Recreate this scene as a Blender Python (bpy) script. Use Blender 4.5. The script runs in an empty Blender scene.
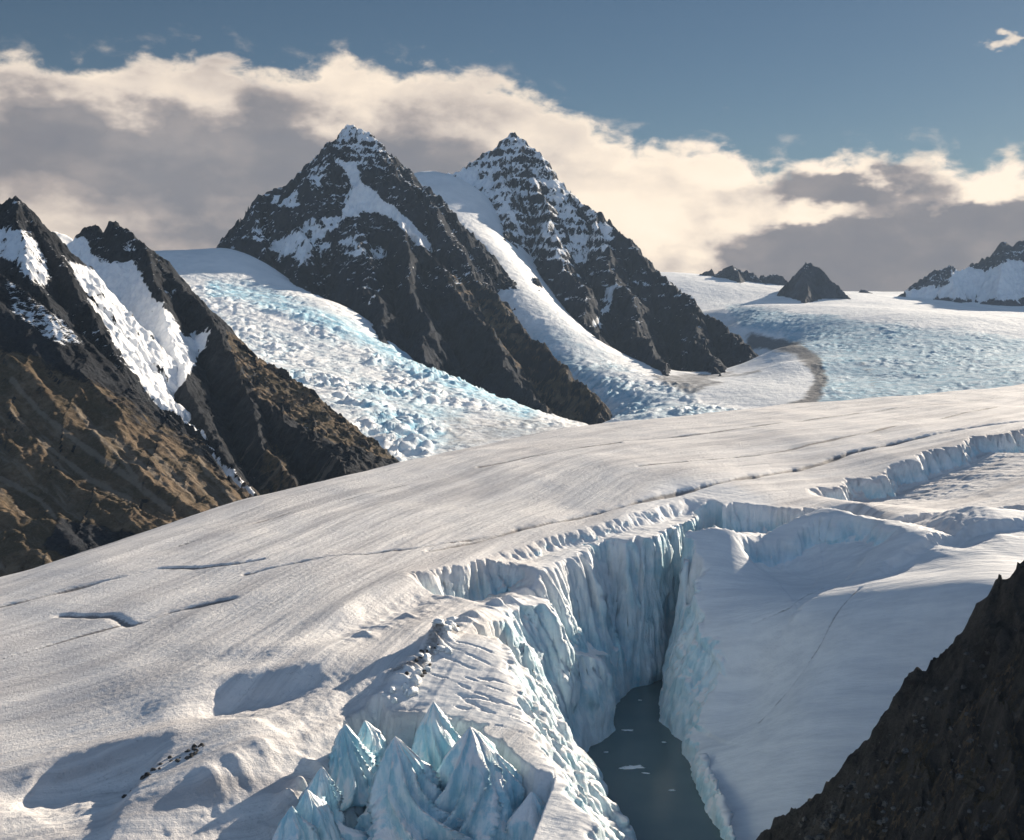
import bpy, math, random
import numpy as np

SC = bpy.context.scene
COL = SC.collection
R = math.radians
# ------------------------------------------------------------------ camera
F = 1236.0            # focal length in pixels of a 1024 wide frame
CZ = 150.0            # camera stands 150 m above the meltwater
PIT = R(6.0)
cp, sp = math.cos(PIT), math.sin(PIT)
cd = bpy.data.cameras.new("camera")
cam = bpy.data.objects.new("camera", cd); COL.objects.link(cam)
cam.location = (0, 0, CZ); cam.rotation_euler = (math.pi/2 - PIT, 0, 0)
cd.sensor_width = 36; cd.lens = F/1024*36
cd.clip_start = 1; cd.clip_end = 80000
SC.camera = cam
SC.render.resolution_x, SC.render.resolution_y = 1024, 840

# ------------------------------------------------------------------ light
SUN_AZ, SUN_EL = R(42), R(16.5)          # azimuth measured from +Y towards +X
world = bpy.data.worlds.new("World"); SC.world = world; world.use_nodes = True
sl = bpy.data.lights.new("sun", 'SUN'); sl.energy = 5.0; sl.angle = R(0.55); sl.color = (1.0, 0.87, 0.70)
so = bpy.data.objects.new("sun", sl); COL.objects.link(so)
so.rotation_euler = (math.pi/2 - SUN_EL, 0, math.pi - SUN_AZ)
SC.view_settings.view_transform = 'Standard'; SC.view_settings.look = 'None'
SC.view_settings.exposure = 1.0; SC.view_settings.gamma = 1
SC.cycles.use_denoising = True
SC.cycles.max_bounces = 6; SC.cycles.diffuse_bounces = 3; SC.cycles.volume_bounces = 0
SC.cycles.glossy_bounces = 2; SC.cycles.transmission_bounces = 1

# ------------------------------------------------------------------ node helper
class NT:
    def __init__(s, tree):
        s.t = tree; s.n = tree.nodes; s.l = tree.links
    def put(s, sock, v):
        if v is None: return
        if isinstance(v, bpy.types.NodeSocket): s.l.new(v, sock)
        else:
            try: sock.default_value = v
            except Exception:
                sock.default_value = (*v, 1) if len(v) == 3 else v
    def m(s, op, a, b=None, c=None, clamp=False):
        n = s.n.new('ShaderNodeMath'); n.operation = op; n.use_clamp = clamp
        for i, v in enumerate((a, b, c)): s.put(n.inputs[i], v)
        return n.outputs[0]
    def vm(s, op, a, b=None):
        n = s.n.new('ShaderNodeVectorMath'); n.operation = op
        s.put(n.inputs[0], a)
        if b is not None:
            if op == 'SCALE': s.put(n.inputs[3], b)
            else: s.put(n.inputs[1], b)
        return n.outputs['Value'] if op in ('DOT_PRODUCT', 'LENGTH') else n.outputs[0]
    def comb(s, x=0, y=0, z=0):
        n = s.n.new('ShaderNodeCombineXYZ')
        for i, v in enumerate((x, y, z)): s.put(n.inputs[i], v)
        return n.outputs[0]
    def sep(s, v):
        n = s.n.new('ShaderNodeSeparateXYZ'); s.put(n.inputs[0], v); return n.outputs
    def noise(s, vec, scale=1, det=6, rough=0.55, lac=2.0, dist=0.0, kind='FBM'):
        n = s.n.new('ShaderNodeTexNoise'); n.noise_dimensions = '3D'
        try: n.noise_type = kind
        except Exception: pass
        s.put(n.inputs['Vector'], vec); s.put(n.inputs['Scale'], scale); n.inputs['Detail'].default_value = det
        n.inputs['Roughness'].default_value = rough; n.inputs['Lacunarity'].default_value = lac
        n.inputs['Distortion'].default_value = dist
        return n.outputs['Fac']
    def voro(s, vec, scale=1, feat='F1', rnd=1.0):
        n = s.n.new('ShaderNodeTexVoronoi'); n.feature = feat; s.put(n.inputs['Vector'], vec); s.put(n.inputs['Scale'], scale)
        n.inputs['Randomness'].default_value = rnd
        return n.outputs['Distance']
    def ss(s, v, a, b, lo=0.0, hi=1.0):
        n = s.n.new('ShaderNodeMapRange'); n.interpolation_type = 'SMOOTHSTEP'
        s.put(n.inputs[0], v); s.put(n.inputs[1], a); s.put(n.inputs[2], b); s.put(n.inputs[3], lo); s.put(n.inputs[4], hi)
        return n.outputs[0]
    def lin(s, v, a, b, lo=0.0, hi=1.0):
        n = s.n.new('ShaderNodeMapRange'); s.put(n.inputs[0], v); s.put(n.inputs[1], a); s.put(n.inputs[2], b)
        s.put(n.inputs[3], lo); s.put(n.inputs[4], hi); return n.outputs[0]
    def mix(s, f, a, b, mode='MIX'):
        n = s.n.new('ShaderNodeMix'); n.data_type = 'RGBA'; n.blend_type = mode
        s.put(n.inputs[0], f); s.put(n.inputs[6], a); s.put(n.inputs[7], b); return n.outputs[2]
    def attr(s, name, which='Fac'):
        n = s.n.new('ShaderNodeAttribute'); n.attribute_name = name; return n.outputs[which]
    def geo(s, which):
        n = s.n.new('ShaderNodeNewGeometry'); return n.outputs[which]
    def bump(s, h, strength=1.0, dist=1.0, nrm=None):
        n = s.n.new('ShaderNodeBump'); s.put(n.inputs['Strength'], strength); s.put(n.inputs['Distance'], dist)
        s.put(n.inputs['Height'], h)
        if nrm is not None: s.put(n.inputs['Normal'], nrm)
        return n.outputs[0]

# ------------------------------------------------------------------ sky (world)
def build_sky():
    k = NT(world.node_tree); k.n.clear()
    out = k.n.new('ShaderNodeOutputWorld')
    sky = k.n.new('ShaderNodeTexSky'); sky.sky_type = 'NISHITA'; sky.sun_disc = False
    sky.sun_elevation = SUN_EL; sky.sun_rotation = SUN_AZ; sky.altitude = 1500
    sky.air_density = 1.0; sky.dust_density = 0.6; sky.ozone_density = 2.0
    bg = k.n.new('ShaderNodeBackground'); bg.inputs[1].default_value = 0.055
    tc = k.n.new('ShaderNodeTexCoord').outputs['Generated']
    x, y, z = k.sep(tc)
    # bearing and elevation of the view direction, in degrees
    az = k.m('MULTIPLY', k.m('ARCTAN2', x, y), 180/math.pi)
    el = k.m('MULTIPLY', k.m('ARCSINE', z), 180/math.pi)
    p = k.comb(az, k.m('MULTIPLY', el, 1.7), 0.0)
    big = k.noise(p, 0.16, 3, 0.5)
    wp = k.noise(k.vm('ADD', p, (31, 7, 5)), 0.35, 4, 0.55)
    f1 = k.noise(k.vm('ADD', k.vm('MULTIPLY', p, (1.0, 1.0, 1)), (3, 11, 9)), 0.62, 12, 0.56, dist=0.2)
    sdir = k.vm('ADD', p, (0.35, 0.45, 0))
    f2 = k.noise(k.vm('ADD', sdir, (3, 11, 9)), 0.62, 8, 0.56, dist=0.2)
    relief = k.m('SUBTRACT', f1, f2)
    # elevation of the cloud deck's upper edge against bearing
    def curve(pts, v):
        n = k.n.new('ShaderNodeFloatCurve'); c = n.mapping.curves[0]
        lo, hi = -40, 40
        xs = [((a-lo)/(hi-lo), b/20.0) for a, b in pts]
        while len(c.points) < len(xs): c.points.new(0.5, 0.5)
        for q, (a, b) in zip(c.points, xs): q.location = (a, b); q.handle_type = 'AUTO'
        n.mapping.update()
        k.put(n.inputs['Value'], k.lin(v, lo, hi, 0, 1)); n.inputs['Factor'].default_value = 1
        return k.m('MULTIPLY', n.outputs[0], 20.0)
    def ang(px, py):
        u, v = (px-512)/F, (420-py)/F
        dx, dy, dz = u, cp+v*sp, -sp+v*cp
        return math.degrees(math.atan2(dx, dy)), math.degrees(math.asin(dz/math.sqrt(dx*dx+dy*dy+dz*dz)))
    top = [(-40, 9)]+[ang(*q) for q in ((0,52),(60,62),(105,66),(150,58),(215,46),(262,66),(300,70),(345,56),(410,62),(470,66),(520,86),(570,112),
            (620,136),(665,140),(720,142),(775,162),(810,158),(860,150),(940,153),(1024,158))]+[(40, 6)]
    T = curve(top, az)
    wob = k.m('ADD', k.m('MULTIPLY', k.m('SUBTRACT', f1, 0.5), 3.0), k.m('MULTIPLY', k.m('SUBTRACT', wp, 0.5), 1.2))
    h = k.m('ADD', k.m('SUBTRACT', T, el), wob)          # degrees below the ragged edge
    mask = k.ss(h, -0.15, 0.75)
    wisp = k.m('MULTIPLY', k.ss(h, -0.9, 0.2), k.ss(f1, 0.5, 0.72)); mask = k.m('MAXIMUM', mask, k.m('MULTIPLY', wisp, 0.28))
    # warped lookup for where the deck is bright or dull
    w1 = k.noise(k.vm('ADD', p, (13, 3, 15)), 0.5, 5, 0.5)
    wv = k.vm('SCALE', k.vm('SUBTRACT', k.comb(w1, wp, 0), (0.5, 0.5, 0)), 5.6)
    waz = k.m('ADD', az, k.sep(wv)[0]); wel = k.m('ADD', el, k.m('MULTIPLY', k.sep(wv)[1], 0.7))
    def blob(px, py, rx, ry, a):
        ca, ce = ang(px, py)
        dx = k.m('DIVIDE', k.m('SUBTRACT', waz, ca), rx/F*57.3); dy = k.m('DIVIDE', k.m('SUBTRACT', wel, ce), ry/F*57.3)
        r2 = k.m('ADD', k.m('MULTIPLY', dx, dx), k.m('MULTIPLY', dy, dy))
        return k.m('MULTIPLY', k.m('EXPONENT', k.m('MULTIPLY', r2, -1.0)), a)
    blobs = [(90,150,240,36,-.46),(330,168,200,28,-.40),(110,225,190,30,.10),(212,236,52,30,-.40),(300,235,60,26,.22),(150,85,220,16,.14),
             (640,200,150,70,.34),(600,140,120,40,.12),(700,240,60,35,.22),(850,187,85,11,-.62),(960,222,140,18,-.60),(840,252,130,30,-.62),(1000,255,140,34,-.50),
             (990,186,50,16,.75),(820,214,60,11,.62),(740,262,30,16,-.35),(420,100,120,30,.08),(900,165,160,9,.22),(720,165,90,20,.12)]
    B = 0.60
    for b in blobs: B = k.m('ADD', B, blob(*b))
    B = k.m('ADD', B, k.m('MULTIPLY', relief, 0.22))
    B = k.m('ADD', B, k.m('MULTIPLY', k.m('SUBTRACT', big, 0.5), 0.8))
    B = k.m('ADD', B, k.m('MULTIPLY', k.ss(h, 0.0, 1.6), -0.10))
    edge = k.m('MULTIPLY', k.ss(h, 1.0, 0.1), 0.16); B = k.m('ADD', B, edge); B = k.m('ADD', B, k.m('MULTIPLY', k.m('SUBTRACT', wp, 0.5), 0.35)); B = k.m('MAXIMUM', B, k.m('ADD', -0.06, k.m('ADD', k.m('MULTIPLY', w1, 0.35), k.m('MULTIPLY', big, 0.22))))
    ramp = k.n.new('ShaderNodeValToRGB'); k.put(ramp.inputs[0], B)
    e = ramp.color_ramp.elements
    e[0].position = 0.0; e[0].color = (1.05, 1.08, 1.3, 1)
    e[1].position = 1.0; e[1].color = (7.4, 6.15, 4.95, 1)
    for pos, c in ((0.22, (1.5, 1.42, 1.5)), (0.42, (2.6, 2.25, 2.1)), (0.62, (5.0, 4.25, 3.6)), (0.82, (6.9, 5.8, 4.6))):
        q = e.new(pos); q.color = (*c, 1)
    ccol = k.vm('SCALE', ramp.outputs[0], CLOUD_GAIN)
    # second thin detached scrap high on the right
    sc1 = blob(1008, 36, 20, 9, 1.0); sc1 = k.m('MULTIPLY', k.ss(k.m('ADD', sc1, k.m('MULTIPLY', k.m('SUBTRACT', f1, .5), 1.4)), 0.35, 0.9), 0.8)
    mask = k.m('MAXIMUM', mask, sc1)
    # the deck only covers the sky ahead; elsewhere it thins out
    mask = k.m('MULTIPLY', mask, k.ss(k.m('ABSOLUTE', az), 100, 60))
    # added bright sky behind the viewer, unseen, to lift the shadows
    skc = k.vm('MULTIPLY', sky.outputs[0], SKY_TINT)
    fill_f = k.m('MULTIPLY', k.ss(k.m('ABSOLUTE', az), 60, 115), k.ss(wp, 0.25, 0.7, 0.55, 1.0))
    skc = k.mix(fill_f, skc, FILL_SKY)
    col = k.mix(mask, skc, ccol)
    k.l.new(col, bg.inputs[0]); k.l.new(bg.outputs[0], out.inputs[0])
CLOUD_GAIN = 1.48; FILL_SKY = (2.0, 3.0, 4.6, 1); SKY_TINT = (0.275, 0.325, 0.355)
build_sky()

# ------------------------------------------------------------------ survey: a bearing in the photo and a distance or height give a ground point
def P(px, py, D):
    u, v = (px-512)/F, (420-py)/F
    s = D/(cp+v*sp)
    return (u*s, D, CZ+(-sp+v*cp)*s)
def Q(px, py, z):
    u, v = (px-512)/F, (420-py)/F
    s = (z-CZ)/(-sp+v*cp)
    return (u*s, (cp+v*sp)*s, z)
def proj(X, Y, Z):
    f = Y*cp-(Z-CZ)*sp; f = np.maximum(f, 1e-3)
    return 512+F*X/f, 420-F*(Y*sp+(Z-CZ)*cp)/f

# ------------------------------------------------------------------ numpy noise
_rs = np.random.RandomState(7)
_perm = _rs.permutation(4096).astype(np.int32); _perm = np.concatenate([_perm, _perm])
_ga = _rs.rand(4096)*2*np.pi
_g2 = np.stack([np.cos(_ga), np.sin(_ga)], 1).astype(np.float32)
_g3 = _rs.randn(4096, 3); _g3 = (_g3/np.linalg.norm(_g3, axis=1)[:, None]).astype(np.float32)
def _fade(t): return t*t*t*(t*(t*6-15)+10)
def pn2(x, y, seed=0):
    x = np.asarray(x, np.float64)+seed*17.37; y = np.asarray(y, np.float64)-seed*9.71
    xi = np.floor(x).astype(np.int64); yi = np.floor(y).astype(np.int64)
    fx = (x-xi).astype(np.float32); fy = (y-yi).astype(np.float32)
    xi = (xi & 4095).astype(np.int32); yi = (yi & 4095).astype(np.int32); x1 = (xi+1) & 4095; y1 = (yi+1) & 4095
    def g(a, b, dx, dy):
        h = _perm[_perm[a]+b]; return _g2[h, 0]*dx+_g2[h, 1]*dy
    u = _fade(fx); v = _fade(fy)
    a = g(xi, yi, fx, fy); b = g(x1, yi, fx-1, fy); c = g(xi, y1, fx, fy-1); d = g(x1, y1, fx-1, fy-1)
    a += u*(b-a); c += u*(d-c)
    return (a+v*(c-a))*1.4
def pn3(x, y, z, seed=0):
    x = np.asarray(x, np.float64)+seed*17.37; y = np.asarray(y, np.float64)-seed*9.71; z = np.asarray(z, np.float64)
    xi = np.floor(x).astype(np.int64); yi = np.floor(y).astype(np.int64); zi = np.floor(z).astype(np.int64)
    fx = (x-xi).astype(np.float32); fy = (y-yi).astype(np.float32); fz = (z-zi).astype(np.float32)
    xi = (xi & 4095).astype(np.int32); yi = (yi & 4095).astype(np.int32); zi = (zi & 4095).astype(np.int32)
    x1 = (xi+1) & 4095; y1 = (yi+1) & 4095; z1 = (zi+1) & 4095
    def g(a, b, c, dx, dy, dz):
        h = _perm[_perm[_perm[a]+b]+c]; return _g3[h, 0]*dx+_g3[h, 1]*dy+_g3[h, 2]*dz
    u = _fade(fx); v = _fade(fy); w = _fade(fz)
    def pl(zc, dz):
        a = g(xi, yi, zc, fx, fy, dz); b = g(x1, yi, zc, fx-1, fy, dz); c = g(xi, y1, zc, fx, fy-1, dz); d = g(x1, y1, zc, fx-1, fy-1, dz)
        a = a+u*(b-a); c = c+u*(d-c); return a+v*(c-a)
    a = pl(zi, fz); b = pl(z1, fz-1)
    return (a+w*(b-a))*1.5
def fbm(x, y, o=5, seed=0, g=0.5):
    s = 0; a = 1.0; t = 0
    for i in range(o):
        s = s+a*pn2(x*2**i, y*2**i, seed+i); t += a; a *= g
    return s/t
def rdg(x, y, o=5, seed=0, g=0.5):
    s = 0; a = 1.0; t = 0; w = 1.0
    for i in range(o):
        n = 1-np.abs(pn2(x*2**i, y*2**i, seed+i))*1.6; n = n*n
        s = s+a*n*w; w = np.clip(n*1.3, 0, 1); t += a; a *= g
    return s/t
def fbm3(x, y, z, o=4, seed=0, g=0.5):
    s = 0; a = 1.0; t = 0
    for i in range(o):
        s = s+a*pn3(x*2**i, y*2**i, z*2**i, seed+i); t += a; a *= g
    return s/t
def worley(x, y, seed=0):
    xi = np.floor(x).astype(np.int64); yi = np.floor(y).astype(np.int64)
    f1 = np.full(x.shape, 9.0, np.float32); f2 = f1.copy(); cid = np.zeros(x.shape, np.float32)
    for i in (-1, 0, 1):
        for j in (-1, 0, 1):
            a = ((xi+i+seed*31) & 4095).astype(np.int32); b = ((yi+j) & 4095).astype(np.int32)
            h = _perm[_perm[a]+b]; h2 = _perm[h]
            d = np.hypot(xi+i+h/4096.0-x, yi+j+h2/4096.0-y).astype(np.float32)
            n = d < f1
            f2 = np.where(n, f1, np.minimum(f2, d)); cid = np.where(n, h2/4096.0, cid); f1 = np.where(n, d, f1)
    return f1, f2, cid
def sst(v, a, b):
    t = np.clip((v-a)/(b-a), 0, 1); return t*t*(3-2*t)

class RBF:
    """smooth surface through surveyed points"""
    def __init__(s, pts, sc=500.0, lam=1e-4):
        p = np.array(pts, float); s.sc = sc; s.c = p[:, :2]/sc; n = len(p)
        d = np.hypot(s.c[:, None, 0]-s.c[None, :, 0], s.c[:, None, 1]-s.c[None, :, 1])
        K = s.k(d)+np.eye(n)*lam; A = np.zeros((n+3, n+3)); A[:n, :n] = K
        A[:n, n] = 1; A[:n, n+1:] = s.c; A[n, :n] = 1; A[n+1:, :n] = s.c.T
        s.w = np.linalg.solve(A, np.concatenate([p[:, 2], [0, 0, 0]]))
    def k(s, d): return np.where(d > 0, d*d*np.log(np.maximum(d, 1e-9)), 0)
    def __call__(s, X, Y):
        x = X/s.sc; y = Y/s.sc; n = len(s.c); o = s.w[n]+s.w[n+1]*x+s.w[n+2]*y
        for i in range(n):
            r2 = (x-s.c[i, 0])**2+(y-s.c[i, 1])**2
            o = o+s.w[i]*0.5*r2*np.log(np.maximum(r2, 1e-12))
        return o

def polyd(X, Y, pts, closed=False):
    """distance to a polyline; also arc parameter (in vertices), nearest point, side (+ on the right of travel)"""
    pts = [np.array(p, float) for p in pts]
    if closed: pts = pts+[pts[0]]
    D = np.full(X.shape, 1e9); T = np.zeros(X.shape); CX = np.zeros(X.shape); CY = np.zeros(X.shape); S = np.ones(X.shape)
    for i in range(len(pts)-1):
        a = pts[i][:2]; b = pts[i+1][:2]; e = b-a; L2 = max(e@e, 1e-9)
        t = np.clip(((X-a[0])*e[0]+(Y-a[1])*e[1])/L2, 0, 1)
        cx = a[0]+t*e[0]; cy = a[1]+t*e[1]; d = np.hypot(X-cx, Y-cy)
        n = d < D-1e-9
        sd = np.sign((X-a[0])*e[1]-(Y-a[1])*e[0])
        D = np.where(n, d, D); T = np.where(n, i+t, T); CX = np.where(n, cx, CX); CY = np.where(n, cy, CY); S = np.where(n, sd, S)
    # at an inner corner take the side from the mean direction of its two segments
    for i in range(1, len(pts)-1):
        m = np.abs(T-i) < 1e-9
        if m.any():
            e0 = pts[i][:2]-pts[i-1][:2]; e1 = pts[i+1][:2]-pts[i][:2]
            e = e0/max(np.hypot(*e0), 1e-9)+e1/max(np.hypot(*e1), 1e-9)
            S[m] = np.sign((X[m]-pts[i][0])*e[1]-(Y[m]-pts[i][1])*e[0])
    return D, T, CX, CY, S
def inside(X, Y, pts):
    r = np.zeros(X.shape, bool); n = len(pts)
    for i in range(n):
        x0, y0 = pts[i][:2]; x1, y1 = pts[(i+1) % n][:2]
        if y0 == y1: continue
        c = ((y0 > Y) != (y1 > Y)) & (X < (x1-x0)*(Y-y0)/(y1-y0)+x0)
        r ^= c
    return r

# ------------------------------------------------------------------ mesh helpers
def link(name, me, mat, label=None, cat=None, kind=None, group=None, parent=None):
    o = bpy.data.objects.new(name, me); COL.objects.link(o)
    if mat is not None and not me.materials: me.materials.append(mat)
    if label: o['label'] = label
    if cat: o['category'] = cat
    if kind: o['kind'] = kind
    if group: o['group'] = group
    if parent: o.parent = parent
    return o
def grid_mesh(name, X, Y, Z, attrs=None, smooth=True, keep=None):
    ny, nx = X.shape
    co = np.stack([X, Y, Z], -1).reshape(-1, 3).astype(np.float32)
    i = np.arange(ny*nx).reshape(ny, nx)
    q = np.stack([i[:-1, :-1], i[:-1, 1:], i[1:, 1:], i[1:, :-1]], -1).reshape(-1, 4)
    if keep is not None:
        kq = (keep[:-1, :-1] & keep[:-1, 1:] & keep[1:, 1:] & keep[1:, :-1]).reshape(-1); q = q[kq]
        used = np.zeros(ny*nx, bool); used[q.ravel()] = True; re = np.cumsum(used)-1; q = re[q]; co = co[used]
    else: used = slice(None)
    me = bpy.data.meshes.new(name)
    me.vertices.add(len(co)); me.vertices.foreach_set('co', co.ravel())
    me.loops.add(q.size); me.loops.foreach_set('vertex_index', q.ravel().astype(np.int32))
    me.polygons.add(len(q)); me.polygons.foreach_set('loop_start', np.arange(0, q.size, 4, dtype=np.int32))
    try: me.polygons.foreach_set('loop_total', np.full(len(q), 4, np.int32))
    except Exception: pass
    me.update()
    me.polygons.foreach_set('use_smooth', np.full(len(q), smooth))
    for k_, v in (attrs or {}).items():
        if isinstance(v, tuple):
            a = me.attributes.new(k_, 'FLOAT_VECTOR', 'POINT'); d = np.stack([w.reshape(-1) for w in v], -1)[used]
            a.data.foreach_set('vector', d.astype(np.float32).ravel())
        else:
            a = me.attributes.new(k_, 'FLOAT', 'POINT'); a.data.foreach_set('value', v.reshape(-1)[used].astype(np.float32))
    me.validate()
    return me
def normals(X, Y, Z):
    dx = np.stack([np.gradient(X, axis=1), np.gradient(Y, axis=1), np.gradient(Z, axis=1)], -1)
    dy = np.stack([np.gradient(X, axis=0), np.gradient(Y, axis=0), np.gradient(Z, axis=0)], -1)
    n = np.cross(dx, dy); return n/np.maximum(np.linalg.norm(n, axis=-1, keepdims=True), 1e-9)
def axis_(segs):
    """non-uniform axis: [(start, step), ..., (end, 0)]"""
    o = []
    for (a, s), (b, _) in zip(segs[:-1], segs[1:]):
        o.append(np.arange(a, b-s*0.3, s))
    o.append([segs[-1][0]]); return np.concatenate(o)

def soft_poly(px, py, pts, width, jit):
    d = polyd(px, py, pts, True)[0]; s = np.where(inside(px, py, pts), d, -d)
    return sst(s+jit, -width, width)

# ------------------------------------------------------------------ materials
def new_mat(name):
    m = bpy.data.materials.new(name); m.use_nodes = True
    k = NT(m.node_tree); k.n.clear()
    out = k.n.new('ShaderNodeOutputMaterial'); b = k.n.new('ShaderNodeBsdfPrincipled')
    k.l.new(b.outputs[0], out.inputs[0]); b.inputs['Roughness'].default_value = 0.75
    b.inputs['Specular IOR Level'].default_value = 0.3
    return m, k, b

def mat_glacier():
    m, k, b = new_mat('glacier_ice')
    pos = k.geo('Position'); n = k.geo('True Normal'); nz = k.sep(k.geo('Normal'))[2]
    flow = k.attr('flow', 'Vector'); dirt_shade = k.attr('dirt'); ice = k.attr('ice')
    fx, fy, _ = k.sep(flow)
    st1 = k.noise(k.comb(k.m('MULTIPLY', fx, 0.012), k.m('MULTIPLY', fy, 0.30), 3), 1, 6, 0.62)
    st2 = k.noise(k.comb(k.m('MULTIPLY', fx, 0.05), k.m('MULTIPLY', fy, 1.3), 8), 1, 6, 0.65)
    gr = k.noise(pos, 1.1, 8, 0.7); gr2 = k.noise(pos, 0.12, 5, 0.6); fine = k.noise(pos, 4.5, 3, 0.6)
    snow = k.mix(k.ss(st1, 0.42, 0.72), (0.84, 0.81, 0.79, 1), (0.58, 0.56, 0.56, 1))
    snow = k.mix(k.m('MULTIPLY', k.ss(st2, 0.50, 0.74), 0.35), snow, (0.40, 0.39, 0.39, 1))
    broad = k.noise(k.comb(k.m('MULTIPLY', fx, 0.010), k.m('MULTIPLY', fy, 0.085), 13), 1, 5, 0.6)
    snow = k.mix(k.ss(broad, 0.45, 0.68, 0, 0.75), snow, (0.50, 0.48, 0.485, 1))
    grit = k.m('MULTIPLY', k.ss(gr, 0.53, 0.72), k.ss(gr2, 0.38, 0.68))
    snow = k.mix(k.m('MULTIPLY', grit, 0.7), snow, (0.30, 0.29, 0.29, 1))
    clean = k.attr('clean')
    px_, py_, pz_ = k.sep(pos)
    wind = k.noise(k.comb(k.m('MULTIPLY', px_, 0.035), k.m('ADD', k.m('MULTIPLY', py_, 0.22), k.m('MULTIPLY', px_, 0.05)), k.m('MULTIPLY', pz_, .2)), 1, 8, 0.62)
    snow = k.mix(clean, snow, k.mix(k.ss(wind, 0.35, 0.7), (0.86, 0.86, 0.86, 1), (0.72, 0.73, 0.75, 1)))
    # bare ice on cut faces
    sx, sy, sz = k.sep(pos)
    vs = k.noise(k.comb(k.m('MULTIPLY', sx, 0.55), k.m('MULTIPLY', sy, 0.55), k.m('MULTIPLY', sz, 0.05)), 1, 6, 0.6)
    pt = k.noise(pos, 0.09, 4, 0.55)
    icec = k.mix(k.ss(vs, 0.34, 0.70), (0.27, 0.56, 0.68, 1), (0.58, 0.79, 0.87, 1))
    sdd = None
    icec = k.mix(k.ss(pt, 0.42, 0.60, 0.65, 0.0), icec, (0.78, 0.87, 0.92, 1))
    steep = k.ss(k.m('ADD', nz, k.m('MULTIPLY', k.m('SUBTRACT', gr, 0.5), 0.25)), 0.74, 0.52)
    f = k.m('MULTIPLY', steep, ice, clamp=True)
    frost = k.m('MULTIPLY', k.ss(k.noise(pos, 0.35, 7, 0.65), 0.50, 0.66), 0.35)
    f = k.m('MULTIPLY', f, k.m('SUBTRACT', 1.0, frost))
    col = k.mix(f, snow, icec)
    dm = k.ss(k.m('ADD', dirt_shade, k.m('MULTIPLY', k.m('SUBTRACT', gr, 0.5), 1.0)), 0.35, 0.85)
    col = k.mix(k.m('MULTIPLY', dm, 0.85), col, (0.17, 0.155, 0.15, 1))
    k.l.new(col, b.inputs['Base Color'])
    flat = k.m('SUBTRACT', 1.0, k.m('MULTIPLY', clean, 0.95))
    hgt = k.m('ADD', k.m('MULTIPLY', k.m('ADD', k.m('MULTIPLY', st1, 0.8), k.m('MULTIPLY', st2, 0.35)), flat), k.m('ADD', k.m('MULTIPLY', k.m('MULTIPLY', gr, 0.55), flat), k.m('MULTIPLY', fine, 0.10)))
    hv = k.m('ADD', k.m('MULTIPLY', vs, 0.6), k.m('MULTIPLY', gr, 0.55))
    hgt = k.m('ADD', hgt, k.m('MULTIPLY', wind, k.m('MULTIPLY', clean, 1.1)))
    hh = k.n.new('ShaderNodeMix'); k.put(hh.inputs[0], steep); k.put(hh.inputs[2], hgt); k.put(hh.inputs[3], hv)
    k.l.new(k.bump(hh.outputs[0], 0.75, 1.0), b.inputs['Normal'])
    k.put(b.inputs['Roughness'], k.m('SUBTRACT', 0.75, k.m('MULTIPLY', f, 0.35)))
    b.inputs['Subsurface Weight'].default_value = 0.0
    return m

def mat_farice(name, sc=1.0, blue=(0.45, 0.70, 0.80), pale=(0.76, 0.87, 0.92, 1)):
    m, k, b = new_mat(name)
    pos = k.geo('Position'); ice = k.attr('ice'); dirt_shade = k.attr('dirt')
    n1 = k.noise(pos, 0.02*sc, 8, 0.65); n2 = k.noise(pos, 0.10*sc, 6, 0.65)
    snow = k.mix(k.ss(n1, 0.35, 0.7), (0.90, 0.90, 0.90, 1), (0.74, 0.76, 0.78, 1))
    bl = k.mix(k.ss(n2, 0.35, 0.65), (blue[0]*0.75, blue[1]*0.88, blue[2]*0.95, 1), pale)
    f = k.ss(k.m('ADD', ice, k.m('MULTIPLY', k.m('SUBTRACT', n1, 0.5), 0.8)), 0.25, 0.8)
    col = k.mix(f, snow, bl)
    dm = k.ss(k.m('ADD', dirt_shade, k.m('MULTIPLY', k.m('SUBTRACT', n2, 0.5), 0.9)), 0.35, 0.85)
    col = k.mix(k.m('MULTIPLY', dm, 0.92), col, (0.11, 0.105, 0.11, 1))
    k.l.new(col, b.inputs['Base Color'])
    k.l.new(k.bump(k.m('ADD', k.m('MULTIPLY', n2, 3.0), k.m('MULTIPLY', n1, 4.0)), 0.6, 1.0/sc), b.inputs['Normal'])
    return m

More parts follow.
